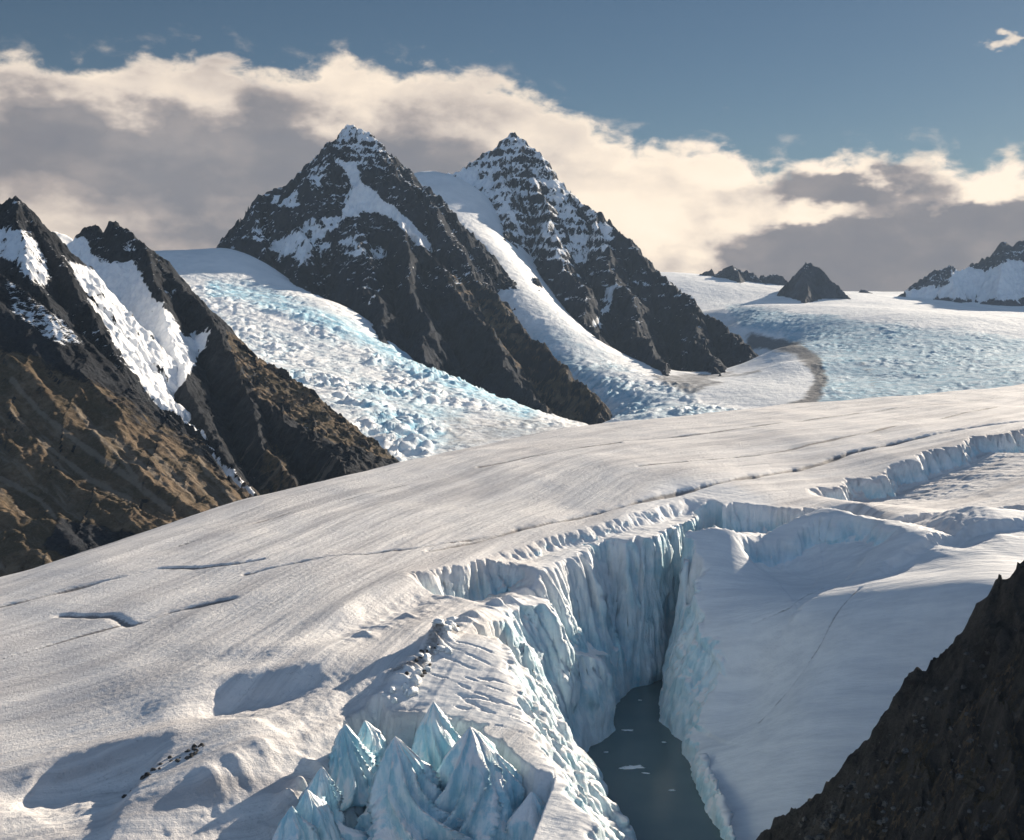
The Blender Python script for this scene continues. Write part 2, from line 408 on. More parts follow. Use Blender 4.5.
def mat_mountain(name, sc=1.0, rock=(0.060, 0.062, 0.070), band=0.0, band_w=14.0):
    m, k, b = new_mat(name)
    pos = k.geo('Position'); nz = k.sep(k.geo('Normal'))[2]
    snow = k.attr('snow'); veg = k.attr('veg'); scree = k.attr('scree'); rib = k.attr('rib')
    n1 = k.noise(pos, 0.022*sc, 9, 0.68); n2 = k.noise(pos, 0.11*sc, 7, 0.7); n3 = k.noise(pos, 0.5*sc, 5, 0.65)
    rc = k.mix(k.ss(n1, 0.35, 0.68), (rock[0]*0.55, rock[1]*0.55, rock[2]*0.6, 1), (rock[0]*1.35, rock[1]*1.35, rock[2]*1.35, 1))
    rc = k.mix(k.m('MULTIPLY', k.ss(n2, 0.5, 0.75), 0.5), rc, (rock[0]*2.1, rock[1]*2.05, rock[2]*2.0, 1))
    # autumn turf and heath on the lower slopes
    vg = k.mix(k.ss(n2, 0.35, 0.65), (0.085, 0.058, 0.036, 1), (0.175, 0.125, 0.080, 1))
    vg = k.mix(k.ss(n1, 0.42, 0.6), vg, (0.075, 0.056, 0.034, 1))
    vg = k.mix(k.m('MULTIPLY', k.ss(n3, 0.52, 0.7), 0.5), vg, (0.19, 0.155, 0.125, 1))
    vf = k.ss(k.m('ADD', veg, k.m('ADD', k.m('MULTIPLY', k.m('SUBTRACT', n1, 0.5), 1.1), k.m('MULTIPLY', k.m('SUBTRACT', n2, 0.5), 0.7))), 0.32, 0.62)
    vf = k.m('MULTIPLY', vf, k.ss(nz, 0.42, 0.62))
    col = k.mix(vf, rc, vg)
    # stripes of loose stone run straight down from the ridge; rib carries the position along it
    rx, ry, rd = k.sep(k.attr('ribv', 'Vector'))
    stv = k.noise(k.comb(k.m('MULTIPLY', rx, 0.055*sc), k.m('MULTIPLY', ry, 0.055*sc), k.m('MULTIPLY', rd, 0.007*sc)), 1, 6, 0.62)
    sf = k.m('MAXIMUM', k.m('MULTIPLY', k.ss(stv, 0.52, 0.66), k.m('MINIMUM', scree, 1.0)), k.m('MULTIPLY', k.ss(k.m('ADD', scree, k.m('MULTIPLY', k.m('SUBTRACT', n2, 0.5), 2.6)), 1.0, 2.0), 0.7))
    col = k.mix(k.m('MULTIPLY', sf, 0.75), col, (0.27, 0.225, 0.18, 1))
    sx, sy, sz = k.sep(pos)
    zz = k.m('ADD', sz, k.m('MULTIPLY', n1, 110.0/sc))
    bd = k.m('SINE', k.m('MULTIPLY', zz, 6.283*sc/band_w))
    s = k.m('ADD', snow, k.m('ADD', k.m('MULTIPLY', k.m('SUBTRACT', n2, 0.5), 1.1), k.m('MULTIPLY', k.m('SUBTRACT', n1, 0.5), 1.6)))
    s = k.m('ADD', s, k.m('MULTIPLY', k.m('SUBTRACT', nz, 0.64), 1.5))
    s = k.m('ADD', s, k.m('MULTIPLY', bd, band))
    s = k.m('ADD', s, k.m('MULTIPLY', k.m('SUBTRACT', n3, 0.5), 0.6))
    sf = k.ss(s, 0.46, 0.56)
    sn = k.mix(k.ss(n2, 0.4, 0.7), (0.88, 0.89, 0.90, 1), (0.72, 0.74, 0.78, 1))
    col = k.mix(sf, col, sn)
    k.l.new(col, b.inputs['Base Color'])
    rough = k.m('SUBTRACT', 1.0, k.m('MAXIMUM', k.m('MULTIPLY', sf, 0.8), k.m('MULTIPLY', vf, 0.7)))
    hh = k.m('ADD', k.m('MULTIPLY', k.m('MULTIPLY', n2, 7.0), rough), k.m('MULTIPLY', k.m('MULTIPLY', n3, 2.0), rough))
    k.l.new(k.bump(hh, 1.0, (1.0 if sc < 3 else 2.2)/sc), b.inputs['Normal'])
    b.inputs['Roughness'].default_value = 0.9; b.inputs['Specular IOR Level'].default_value = 0.15
    return m

def mat_water():
    m, k, b = new_mat('meltwater')
    pos = k.geo('Position')
    n1 = k.noise(pos, 0.05, 4, 0.5); n2 = k.noise(pos, 1.2, 4, 0.6)
    col = k.mix(k.ss(n1, 0.3, 0.7), (0.075, 0.120, 0.125, 1), (0.095, 0.140, 0.142, 1))
    k.l.new(col, b.inputs['Base Color']); b.inputs['Roughness'].default_value = 0.16
    b.inputs['Specular IOR Level'].default_value = 0.5
    k.l.new(k.bump(n2, 0.25, 0.12), b.inputs['Normal'])
    return m
def mat_iceblock(name='block_ice', c0=(0.36, 0.65, 0.76, 1), c1=(0.72, 0.87, 0.92, 1)):
    m, k, b = new_mat(name)
    pos = k.geo('Position'); nz = k.sep(k.geo('Normal'))[2]
    n1 = k.noise(pos, 0.25, 6, 0.6); n2 = k.noise(pos, 1.2, 6, 0.65)
    sx, sy, sz = k.sep(pos)
    vs = k.noise(k.comb(k.m('MULTIPLY', sx, 0.5), k.m('MULTIPLY', sy, 0.5), k.m('MULTIPLY', sz, 0.08)), 1, 5, 0.6)
    ic = k.mix(k.ss(vs, 0.36, 0.66), c0, c1)
    sn = k.ss(k.m('ADD', nz, k.m('MULTIPLY', k.m('SUBTRACT', n1, 0.5), 1.2)), 0.36, 0.68)
    col = k.mix(sn, ic, (0.90, 0.91, 0.91, 1))
    k.l.new(col, b.inputs['Base Color'])
    k.l.new(k.bump(k.m('ADD', k.m('MULTIPLY', vs, 1.2), k.m('MULTIPLY', n2, 0.4)), 0.7, 1.0), b.inputs['Normal'])
    b.inputs['Roughness'].default_value = 0.45
    return m
def mat_stone(name='dark_stone', c0=(0.035, 0.033, 0.034, 1), c1=(0.12, 0.11, 0.10, 1)):
    m, k, b = new_mat(name)
    pos = k.geo('Position'); n1 = k.noise(pos, 1.0, 6, 0.65)
    k.l.new(k.mix(k.ss(n1, 0.35, 0.65), c0, c1), b.inputs['Base Color'])
    k.l.new(k.bump(n1, 0.8, 0.5), b.inputs['Normal']); b.inputs['Roughness'].default_value = 0.9
    return m

M_GL = mat_glacier(); M_FAR = mat_farice('far_ice', 0.6, (0.36, 0.62, 0.74), (0.68, 0.82, 0.88, 1)); M_SNOW = mat_farice('snowfield', 0.8)
M_FIELD = mat_farice('field_ice', 0.6, (0.30, 0.50, 0.60), (0.52, 0.64, 0.71, 1)); M_W = mat_water(); M_IB = mat_iceblock(); M_ST = mat_stone()  # field ice is toned darker and bluer to carry its shade
M_RK = mat_stone('grey_stone', (0.07, 0.065, 0.06, 1), (0.17, 0.155, 0.14, 1))
M_SB = mat_iceblock('old_ice', (0.66, 0.72, 0.75, 1), (0.86, 0.86, 0.86, 1))

# ------------------------------------------------------------------ ground sheet (valley floor to the horizon)
def ground():
    xs = axis_([(-42000, 2000), (42000, 0)]); ys = axis_([(-30000, 2000), (62000, 0)])
    X, Y = np.meshgrid(xs, ys); Z = np.full(X.shape, -260.0)
    me = grid_mesh('ground', X, Y, Z)
    m, k, b = new_mat('valley_floor'); pos = k.geo('Position')
    k.l.new(k.mix(k.noise(pos, 0.004, 8, 0.6), (0.06, 0.055, 0.05, 1), (0.16, 0.14, 0.12, 1)), b.inputs['Base Color'])
    link('ground', me, m, 'grey stony valley floor lying under the glaciers and mountains', 'ground', 'structure')
ground()

# ------------------------------------------------------------------ foreground glacier
CH = [Q(576,765,0), Q(592,747,0), Q(616,731,0), Q(611,712,0), Q(629,690,0), Q(667,678,0), (69,484), (77,500), (86,520), (79,502), (73,486), Q(670,679,0), Q(664,690,0), Q(658,704,0), Q(658,720,0),
      Q(680,740,0), Q(692,775,0), Q(700,800,0), Q(722,838,0), (66,300,0), (90,250,0), (110,180,0), (20,180,0), (27,250,0), (33,300,0), Q(628,835,0), Q(596,790,0)]
CREST = [(-420,80,40), (-290,240,46), Q(0,592,50), Q(90,563,54), Q(180,532,58), Q(290,495,62), Q(400,468,66), Q(500,443,69), Q(600,425,72), Q(700,415,74), Q(800,404,75), Q(900,397,77), Q(1024,386,79), (560,1040,84), (900,1290,90)]
BASE = [(-290,240,46), (-420,80,40)]+[q for q in CREST[2:13]]+[(560,1040,84), (900,1290,95),
    Q(0,650,47), Q(0,720,42), Q(0,840,36), Q(200,600,53), Q(200,700,46), Q(200,840,36), Q(350,560,58), Q(350,640,51), Q(280,770,42), Q(330,650,51),
    Q(450,510,62), Q(520,490,65), Q(450,590,54), Q(600,470,69), Q(560,505,61), Q(640,512,60), Q(700,512,58), Q(690,470,68), Q(800,440,72), Q(900,420,76),
    Q(800,487,61), Q(900,480,62), Q(1024,455,72), Q(1024,495,64), Q(950,530,59), Q(1024,545,57),
    Q(480,640,51), Q(430,690,46), Q(400,720,44), (-107,180,30), (0,200,26), (30,290,36), (20,380,47), (50,380,45), (30,430,52)]
SLAB = [Q(733,533,58), Q(721,602,40), Q(738,640,32), Q(752,678,22), Q(749,720,14), Q(736,764,8), Q(738,802,3), Q(800,780,10), Q(850,740,19),
    Q(800,700,24), Q(900,680,32), Q(950,640,43), Q(1000,600,54), Q(820,516,63), Q(905,530,63), Q(820,545,54), Q(760,555,50), Q(850,577,50), Q(850,600,48), Q(850,620,44), Q(800,612,43), Q(800,650,33),
    Q(930,568,56), Q(930,592,53.5), Q(1024,555,60), Q(1024,585,57), (130,300,0), (60,280,-6), (260,500,62), (100,520,62)]
LOW = [(-260,200,36), Q(0,827,37), Q(160,795,39), Q(320,750,42), Q(400,690,46), Q(470,620,50), Q(560,560,54), Q(680,500,60), Q(800,470,67), Q(1024,440,73), (560,930,80)]

def fault(X, Y, pts, h, L, wd=2.0, flute=2.5, fl=5.0, taper=0.6, seed=3, d0=0.0):
    """a scarp along pts (viewer side is the right of travel from left to right): drop h, healed over L metres"""
    D, T, CX, CY, S = polyd(X, Y, pts)
    n = len(pts)-1
    bx_, by_ = CX+0.35*(X-CX), CY+0.35*(Y-CY)
    fl_ = flute*(rdg(bx_/fl, by_/fl, 3, seed)-0.5)*1.1+flute*1.4*pn2(bx_/(fl*3.0), by_/(fl*3.0), seed+9)
    d = D*S+fl_
    tp = sst(T, 0, taper)*sst(n-T, 0, taper) if taper > 0 else 1.0
    hh = np.interp(T, np.arange(n+1), h) if hasattr(h, '__len__') else h
    endd = np.where((T <= 1e-6) | (T >= n-1e-6), np.exp(-(D/ (wd*3+3))**2), 1.0)
    face = sst(d, -wd*0.3, wd)
    heal = np.exp(-np.maximum(d-wd-d0, 0)/L)
    return hh*face*heal*tp*endd, face*tp*endd*np.exp(-np.maximum(d-wd, 0)/6.0)

def build_glacier():
    xs = axis_([(-420, 5), (-200, 1.6), (-110, 0.36), (125, 1.0), (300, 2.0), (420, 6), (900, 0)])
    ys = axis_([(170, 3), (240, 0.42), (505, 0.7), (700, 1.6), (1000, 6), (1500, 0)])
    X, Y = np.meshgrid(xs, ys)
    base = RBF(BASE, 200)(X, Y); slab = RBF(SLAB, 100)(X, Y)
    D, T, CX, CY, _ = polyd(X, Y, CREST)
    # beyond the crest the ice rolls over into the valley
    sgn = polyd(X, Y, CREST)[4]; dc = np.where(sgn < 0, D, -D)
    roll = np.maximum(dc+4, 0); drop = np.where(roll < 90, 0.0042*roll**2, 34+0.75*(roll-90))
    dlow, _, _, _, s2 = polyd(X, Y, LOW); dlow = dlow*np.sign(s2)
    across = np.where(s2 > 0, 130+dlow, 130*np.clip(-dc, 0, 1e9)/np.maximum(np.clip(-dc, 0, 1e9)+np.abs(dlow), 1e-3))
    across = np.where(dc > 0, -dc*0.5, across)
    along = X*0.70+Y*0.71
    # slab region on the right bank
    reg = [Q(733,533,57), Q(820,514,60), Q(905,530,59), Q(960,545,58), (170,480,0), (260,470,0), (500,470,0), (500,0,0), (62,0,0), (58,345,0), (54,400,0), (56,440,0), (66,468,0)]
    dr = polyd(X, Y, reg, True)[0]; sr = np.where(inside(X, Y, reg), dr, -dr)
    fl = 1.0*(rdg(X/4, Y/9, 2, 44)-0.5)
    wsp = 14*sst(X, 105, 150); wr = sst(sr+fl*1.5, -2.0-wsp, 3.0+wsp)
    z = base*(1-wr)+slab*wr
    ice = np.zeros(X.shape); clean = np.zeros(X.shape)
    clean = np.maximum(clean, wr*0.9)
    # gentle swell and flow lines
    z += 1.6*fbm(X/60, Y/60, 3, 5)+(1-wr)*(0.8*fbm(along/110, across/9, 4, 11)+0.16*fbm(along/30, across/2.2, 3, 15))
    # ridges of drifted snow at lower left, each with a steep side facing the valley
    z0_ = z.copy()
    for pts, h, L, wd in (([Q(-60,815,36), Q(0,785,38), Q(60,762,40), Q(120,748,42), Q(165,742,42), Q(185,752,41)], 5.5, 10, 6),
                      ([Q(150,722,45), Q(175,702,46), Q(215,688,46), Q(260,680,47), Q(318,672,48), Q(380,650,49)], 4.5, 12, 7),
                      ([Q(150,640,50), Q(200,650,49), Q(300,655,49), Q(345,640,50)], 0.8, 20, 6),
                      ([Q(260,640,51), Q(340,612,54), Q(412,578,56), Q(440,565,57)], 5.0, 9, 6),
                      ([Q(180,765,42), Q(250,730,44), Q(310,700,46), Q(370,672,48), Q(420,635,51)], 3.5, 10, 6),
                      ([Q(60,842,37), Q(150,798,40), Q(240,760,42), Q(320,722,44), Q(380,685,47)], 7.5, 26, 9),
                      ([Q(120,860,36), Q(200,820,38), Q(280,780,40), Q(335,742,42)], 3.5, 20, 6)):
        a, _ = fault(X, Y, pts, h, L*1.3, wd*1.5, 2.2, 26, 1.9, seed=21); z -= a; z += 0.30*h*np.exp(-(polyd(X, Y, pts)[0]/7.0)**2)*sst(polyd(X, Y, pts)[1], 0, 1.2)*sst(len(pts)-1-polyd(X, Y, pts)[1], 0, 1.2)
    dz_ = z-z0_
    for _ in range(16):
        dz_[1:-1] = (dz_[:-2]+2*dz_[1:-1]+dz_[2:])/4; dz_[:, 1:-1] = (dz_[:, :-2]+2*dz_[:, 1:-1]+dz_[:, 2:])/4
    z = z0_+dz_+0.35*np.clip(-dz_, 0, 2)*fbm(X/5, Y/5, 4, 207)
    # rim snow bump behind the first drift
    # hummocky pressure ridges left of the blocks throw long shadows down the slope
    for pts, hh_ in (([Q(372,702,45), Q(398,682,47), Q(425,655,49), Q(455,628,52)], 5.0), ([Q(262,832,34), Q(300,790,37), Q(330,752,40)], 4.0), ([Q(455,628,52), Q(490,600,54), Q(520,580,55)], 3.0), ([Q(330,650,50), Q(380,628,52), Q(430,600,54)], 2.2), ([Q(180,795,40), Q(230,770,42), Q(290,735,44)], 1.6)):
        d_, t_, cx_, cy_, _s = polyd(X, Y, pts)
        z += hh_*np.exp(-(d_/3.4)**2)*(0.1+1.1*rdg(cx_/9, cy_/9, 3, 212))*sst(t_, 0, .5)*sst(len(pts)-1-t_, 0, .5)
    # scarps in the middle distance
    for pts, h, L, wd, f_, s_ in (
        ([Q(405,572,58), Q(440,556,60), Q(475,548,61), Q(521,538,62)], [12, 14, 14, 9], 13, 5.0, 2.6, 31),
        ([Q(470,545,61), Q(560,520,63), Q(640,505,63), Q(700,489,64)], [2, 4, 4, 3], 14, 5, 1.5, 32),
        ([Q(690,492,65), Q(740,488,66), Q(800,490,66), Q(862,487,66)], [9, 11, 12, 8], 24, 5, 2.2, 33),
        ([Q(800,470,70), Q(860,462,70), Q(930,448,72), Q(980,440,73), Q(1024,434,74), Q(1090,425,74)], [5, 9, 11, 9, 13, 12], 45, 6, 4.0, 34),
        ([Q(862,487,66), Q(845,500,65), Q(820,512,62)], [6, 5, 3], 10, 2, 2, 35),
        ([Q(880,560,50), Q(830,590,48), Q(780,608,46)], [1.5, 2.5, 1], 9, 3, 1.5, 36),
        ([Q(730,536,57), Q(770,524,60), Q(820,517,62), Q(870,522,62), Q(910,536,61)], [4, 7, 8, 7, 3], 16, 4.0, 2.0, 35),
        ([Q(870,515,61), Q(960,505,62), Q(1060,500,63)], [3.5, 4, 4], 22, 3, 2, 37),
        ([Q(850,590,47), Q(940,560,52), Q(1040,540,57)], [3, 3.5, 4], 18, 3, 2, 38)):
        a, fc = fault(X, Y, pts, h, L, wd, f_, 5.5, 0.5, seed=s_); z -= a
        if s_ < 36: ice = np.maximum(ice, fc)
    # the big cuts that front the three ice blocks on the left bank
    for pts, h, L, wd, f_, s_ in (
        ([Q(255,858,30), Q(300,800,36), Q(335,745,41), Q(372,700,45), Q(424,703,46), Q(474,716,44), Q(509,755,38), Q(530,792,30), Q(560,835,20)], [8,11,14,16,17,17,17,15,10], 80, 6.0, 4.6, 51),
        ([Q(470,634,51), Q(494,612,53), Q(520,606,53), Q(545,614,51), Q(562,640,46), Q(574,668,38)], [20,28,30,30,24,12], 7, 6.0, 3.4, 52),
        ([Q(517,577,55), Q(548,558,57), Q(578,545,57), Q(603,534,57), Q(650,534,57), Q(712,545,57)], [16, 26, 34, 40, 46, 46], 14, 12, 6.0, 53)):
        a, fc = fault(X, Y, pts, h, L, wd, f_, 9.0, 0.25, seed=s_, d0=3.0 if s_ != 53 else 10.0); z -= a
        ice = np.maximum(ice, fc)
    # canyon: wall profile against distance from the water's edge
    Xc = X+1.6*fbm(X/9, Y/9, 3, 67); Yc = Y+1.6*fbm(X/9, Y/9, 3, 68)
    Dw, Tw, wx, wy, _ = polyd(Xc, Yc, CH, True); ins = inside(Xc, Yc, CH)
    w_of = [30, 24, 20, 18, 14, 7, 5, 4, 4, 5, 8, 10, 14, 26, 38, 48, 52, 55, 60, 60, 20, 20, 30, 34, 50, 56, 50, 32]
    p_of = [1.6, 1.9, 2.0, 1.8, 1.5, 1.3, 1.2, 1.2, 1.2, 1.2, 1.2, 1.2, 1.2, 1.05, 1, 1, 1, 1, 1, 1, 1.2, 1.2, 2, 2, 1.15, 1.15, 1.2, 1.6]
    w = 0; pw = 0; sw = 0
    for (vx, vy, *_r), wi, pi in zip(CH, w_of, p_of):
        q = 1.0/((Xc-vx)**2+(Yc-vy)**2+9.0)**1.6; sw = sw+q; w = w+q*wi; pw = pw+q*pi
    w = w/sw; pw = pw/sw
    flt = 2.6*(rdg(wx/7, wy/7, 3, 61)-0.55)+2.2*pn2(wx/18, wy/18, 63)+0.8*pn2(X/3, Y/3, 64)
    dd = np.maximum(Dw+flt*sst(Dw, 0.3, 6)*sst(Dw, 42, 22), 0)
    ztop = np.where(wr > 0.5, 62, 60.0)
    wall = ztop*(1-np.clip(1-dd/w, 0, 1)**pw)+3.0*np.maximum(dd-w, 0)+4.0*(1-np.exp(-dd/1.2))
    wall = np.where(ins, -4.0*sst(Dw, 0, 3)-0.5, wall-0.5)
    cut = wall < z
    soft = 2.0
    zz = np.minimum(z, wall)+0.0; blend = np.exp(-np.abs(z-wall)/soft)*soft*0.35
    z = zz-blend*(~ins)
    ice = np.maximum(ice, sst(wall-z, 6, 1)*0.75)
    z = np.where(~ins & (Dw > 1.2), np.maximum(z, 0.6), z)
    z -= drop
    # hairline meltwater cracks
    dirt_shade = np.zeros(X.shape)
    cr = [([(0,608,49),(90,586,52),(160,572,54),(230,569,55),(262,563,56)], .9, 1.0), ([(62,615,50),(112,618,50),(130,629,49),(170,617,50),(232,600,53)], 1.2, 1.1),
          ([(0,660,46),(60,645,47),(130,627,49)], .6, .5), ([(245,576,55),(330,560,57),(420,545,59),(520,520,62)], .8, .8), ([(180,545,57),(300,510,61),(450,478,65)], .5, .5),
          ([(430,541,61),(520,517,63),(600,499,65),(700,477,68),(850,446,72),(960,432,74),(1060,424,75)], 1.7, 2.0), ([(560,452,69),(700,436,72),(860,414,75),(1024,398,77)], 1.2, .8),
          ([(640,470,68),(760,450,71),(870,432,74),(1000,410,76)], 1.2, .7), ([(480,470,67),(620,447,70)], 1.0, .6),
          ([(752,640,31),(790,615,40),(830,585,46)], .5, .9), ([(760,700,22),(795,662,32),(822,635,39),(860,600,46)], .55, .9)]
    for pts, wdt, dp in cr:
        q = [Q(*p) for p in pts]; d, t, cx, cy, s = polyd(X, Y, q)
        onslab = pts[0][0] > 740 and pts[0][1] > 600
        d = d if onslab else d+1.2*pn2(cx/22, cy/22, 71)+0.25*pn2(X/4, Y/4, 72); e = np.exp(-(d/wdt)**2)*(0.75+0.35*sst(pn2(cx/9, cy/9, 75), -.5, .3)); z -= e*dp*(wr < .5)+e*0.35*(wr > .5)
        dirt_shade = np.maximum(dirt_shade, np.minimum(e*(0.62+0.35*pn2(cx/5, cy/5, 78) if onslab else 1.15), 1.0))  # cracks are darkened in colour along the groove
    d = polyd(X, Y, [Q(398,668,49), Q(420,660,50), Q(440,640,51), Q(458,634,51)])[0]
    dirt_shade = np.maximum(dirt_shade, 0.75*np.exp(-(d/3.0)**2))
    d = polyd(X, Y, [Q(400,690,46), Q(430,650,50), Q(455,636,52), Q(480,650,50), Q(530,685,44)])[0]
    dirt_shade = np.maximum(dirt_shade, 0.35*np.exp(-(d/6.0)**2))
    d = polyd(X, Y, [Q(85,775,40), Q(150,766,41), Q(180,760,41)])[0]; dirt_shade = np.maximum(dirt_shade, .45*np.exp(-(d/2.0)**2))
    gx_, gy_ = proj(X, Y, z); dirt_shade = np.maximum(dirt_shade, 0.20*sst(fbm(along/60, across/9, 4, 301), -.25, .35)*sst(X, -30, -80))
    dirt_shade = np.maximum(dirt_shade, 0.16*sst(fbm(along/50, across/5, 4, 302), 0.0, .4)*(1-wr))
    # striped top of the first block
    blk = [Q(375,697,45), Q(450,636,52), Q(500,642,50), Q(548,668,45), Q(562,720,33), Q(555,830,15), Q(500,740,38), Q(424,700,46)]
    bi = polyd(X, Y, blk, True)[0]; bi = np.where(inside(X, Y, blk), bi, -bi); bi = sst(bi, -3, 3)
    clean = np.maximum(clean, bi*0.8); clean = np.maximum(clean, sst(CX*0+Dw, 34, 20)*0.8*(~ins))
    gro = rdg((X*0.45+Y*0.9)/5.0+0.5*pn2(X/20, Y/20, 80), (X*0.9-Y*0.45)/34.0, 3, 81)
    z -= bi*1.3*sst(gro, 0.62, 0.9)
    dirt_shade = np.maximum(dirt_shade, bi*0.28*sst(gro, .6, .9))  # grooves are darkened in colour as well as cut
    # three dimensional roughness along the surface normal
    N = normals(X, Y, z); st = sst(N[..., 2], 0.85, 0.5)
    near = sst(Y, 620, 480)*sst(X, 230, 120)*sst(X, -170, -110)
    n3 = fbm3(X/7, Y/7, z/16, 4, 90, 0.55)+0.9*pn3(X/17, Y/17, z/30, 93); n4 = 1-np.abs(pn3(X/3.2, Y/3.2, z/9, 95))*2.0
    wf1, wf2, wc = worley((X*.85+Y*.53)/5.5+0.4*pn2(X/6, z/6, 96), (z+0.35*(X-Y))/8.0, 97)
    am = near*st*np.clip(ice*1.6+0.12, 0, 1)
    d3 = am*(1.8*n3+0.5*n4+2.0*(wc-.5)*sst(wf2-wf1, 0.02, 0.22)-0.5*(1-sst(wf2-wf1, 0, .12)))
    dmp = sst(z, -1, 3)
    d3 = d3*dmp
    X2 = X+N[..., 0]*d3; Y2 = Y+N[..., 1]*d3; Z2 = z+N[..., 2]*d3*0.7
    Z2 += (1-near*st)*(0.10*fbm(X/1.7, Y/1.7, 3, 99))*(1-0.7*wr)
    ice = np.clip(ice, 0, 1)
    me = grid_mesh('glacier', X2, Y2, Z2, {'ice': ice, 'clean': np.clip(clean, 0, 1), 'dirt': np.clip(dirt_shade, 0, 1), 'flow': (along, across, np.zeros(X.shape))})
    o = link('glacier', me, M_GL, 'broad foreground glacier of grey white ice split by a deep blue canyon', 'glacier', 'structure')
    return X2, Y2, Z2
GX, GY, GZ = build_glacier()
def gz(x, y):
    i = np.argmin((GX-x)**2+(GY-y)**2); return float(GZ.ravel()[i])

# ------------------------------------------------------------------ water
def build_water():
    xs = axis_([(5, 4), (125, 0)]); ys = axis_([(175, 4), (475, 0)])
    X, Y = np.meshgrid(xs, ys); Z = np.zeros(X.shape)+0.0
    link('water', grid_mesh('water', X, Y, Z), M_W, 'still dark teal meltwater at the bottom of the ice canyon', 'water', 'structure')
build_water()

# ------------------------------------------------------------------ far glaciers
def far_glacier(name, pts, bx, by, step, label, seed, rough, attrs, sc=800):
    xs = np.arange(bx[0], bx[1], step[0]); ys = np.arange(by[0], by[1], step[1])
    X, Y = np.meshgrid(xs, ys); z = RBF(pts, sc)(X, Y)
    px, py = proj(X, Y, z)
    a = attrs(X, Y, z, px, py)
    rg = a.pop('rough'); fl = a.pop('dir', (0.6, -0.8))
    # blocks broken across the direction of flow
    u = X*fl[0]+Y*fl[1]; v = -X*fl[1]+Y*fl[0]
    wx = u/rough[1]+0.9*fbm(X/70, Y/70, 3, seed)*70/rough[1]*.5; wy = v/rough[0]+0.9*fbm(X/70, Y/70, 3, seed+1)*70/rough[0]*.5
    f1, f2, cid = worley(wx, wy, seed)
    blk = cid*0.8+0.5*(1-f1)-0.5*(1-sst(f2-f1, 0.0, 0.45))
    g1, g2, cg = worley(wx*2.3, wy*2.3, seed+5)
    blk2 = cg*0.6+0.4*(1-g1)-0.3*(1-sst(g2-g1, 0, 0.4))
    big = fbm(u/150, v/260, 4, seed+8)
    arcs = rdg(u/26+0.8*fbm(X/90, Y/90, 3, seed+20), v/150+fbm(X/90, Y/90, 3, seed+21), 3, seed+22)
    rg = rg*(0.45+1.0*sst(fbm(X/110, Y/110, 3, seed+24), -.3, .3)); z = z+rg*rough[2]*2.0*(arcs-0.5)
    z = z+rg*rough[2]*(blk+blk2*0.6)+rg*rough[2]*1.6*big+(1-rg)*2.5*fbm(X/120, Y/120, 4, seed+3)+1.2*fbm(X/14, Y/14, 3, seed+4)*(0.3+rg)
    a['ice'] = np.clip(a['ice']*0.8+rg*0.22*(1-sst(f2-f1, 0, .4)), 0, 1)
    me = grid_mesh(name, X, Y, z, a, smooth=True)
    return link(name, me, M_FAR if name == 'icefall' else M_FIELD, label, 'glacier', 'structure')

def px_line(px, py, pts, w, jit=0):
    d = polyd(px, py, pts)[0]; return np.exp(-((d+jit)/w)**2)

IF1 = [P(180,256,2450), P(225,249,2480), P(150,252,2400), P(262,262,2400), P(300,290,2250), P(250,290,2180), P(210,300,2000), P(345,307,2150), P(380,342,2000),
       P(260,350,1780), P(320,350,1850), P(330,400,1500), P(400,385,1700), P(400,450,1330), P(370,430,1380), P(450,430,1450), P(440,375,1850), P(500,400,1720), P(545,415,1650), P(590,426,1600),
       P(520,440,1400), P(480,462,1260), P(440,470,1220), P(560,433,1450), (-700,2800,110), (-450,2750,90), (-900,2200,160), (-330,2500,60), (-150,2300,-20), (0,2100,-110), (300,1300,-60), (-100,900,-80), (-260,1100,-40)]
def at1(X, Y, z, px, py):
    j = 10*fbm(X/60, Y/60, 4, 3)
    up = soft_poly(px, py, [(160,275),(235,268),(330,300),(420,345),(545,412),(590,425),(400,490),(150,400)], 14, j)
    ice = px_line(px, py, [(215,288),(270,300),(330,322),(400,358),(470,390),(530,412)], 14, j*.6)*0.9
    ice = np.maximum(ice, 0.38*up); ice = np.maximum(ice, 0.6*soft_poly(px, py, [(330,360),(470,400),(480,430),(420,470),(370,440)], 20, j))
    dirt_shade = 0.50*soft_poly(px, py, [(440,405),(500,412),(600,418),(600,440),(500,450),(430,470),(440,440)], 10, j*1.5)
    return {'ice': ice, 'dirt': dirt_shade, 'rough': up*(0.55+0.45*sst(py, 300, 400))*(1-dirt_shade*1.3), 'dir': (0.75, -0.66)}
far_glacier('icefall', IF1, (-850, 300), (900, 2700), (2.3, 2.9), 'broken blue and white icefall spilling left of the pointed peak', 13, (30, 9, 3.6), at1)

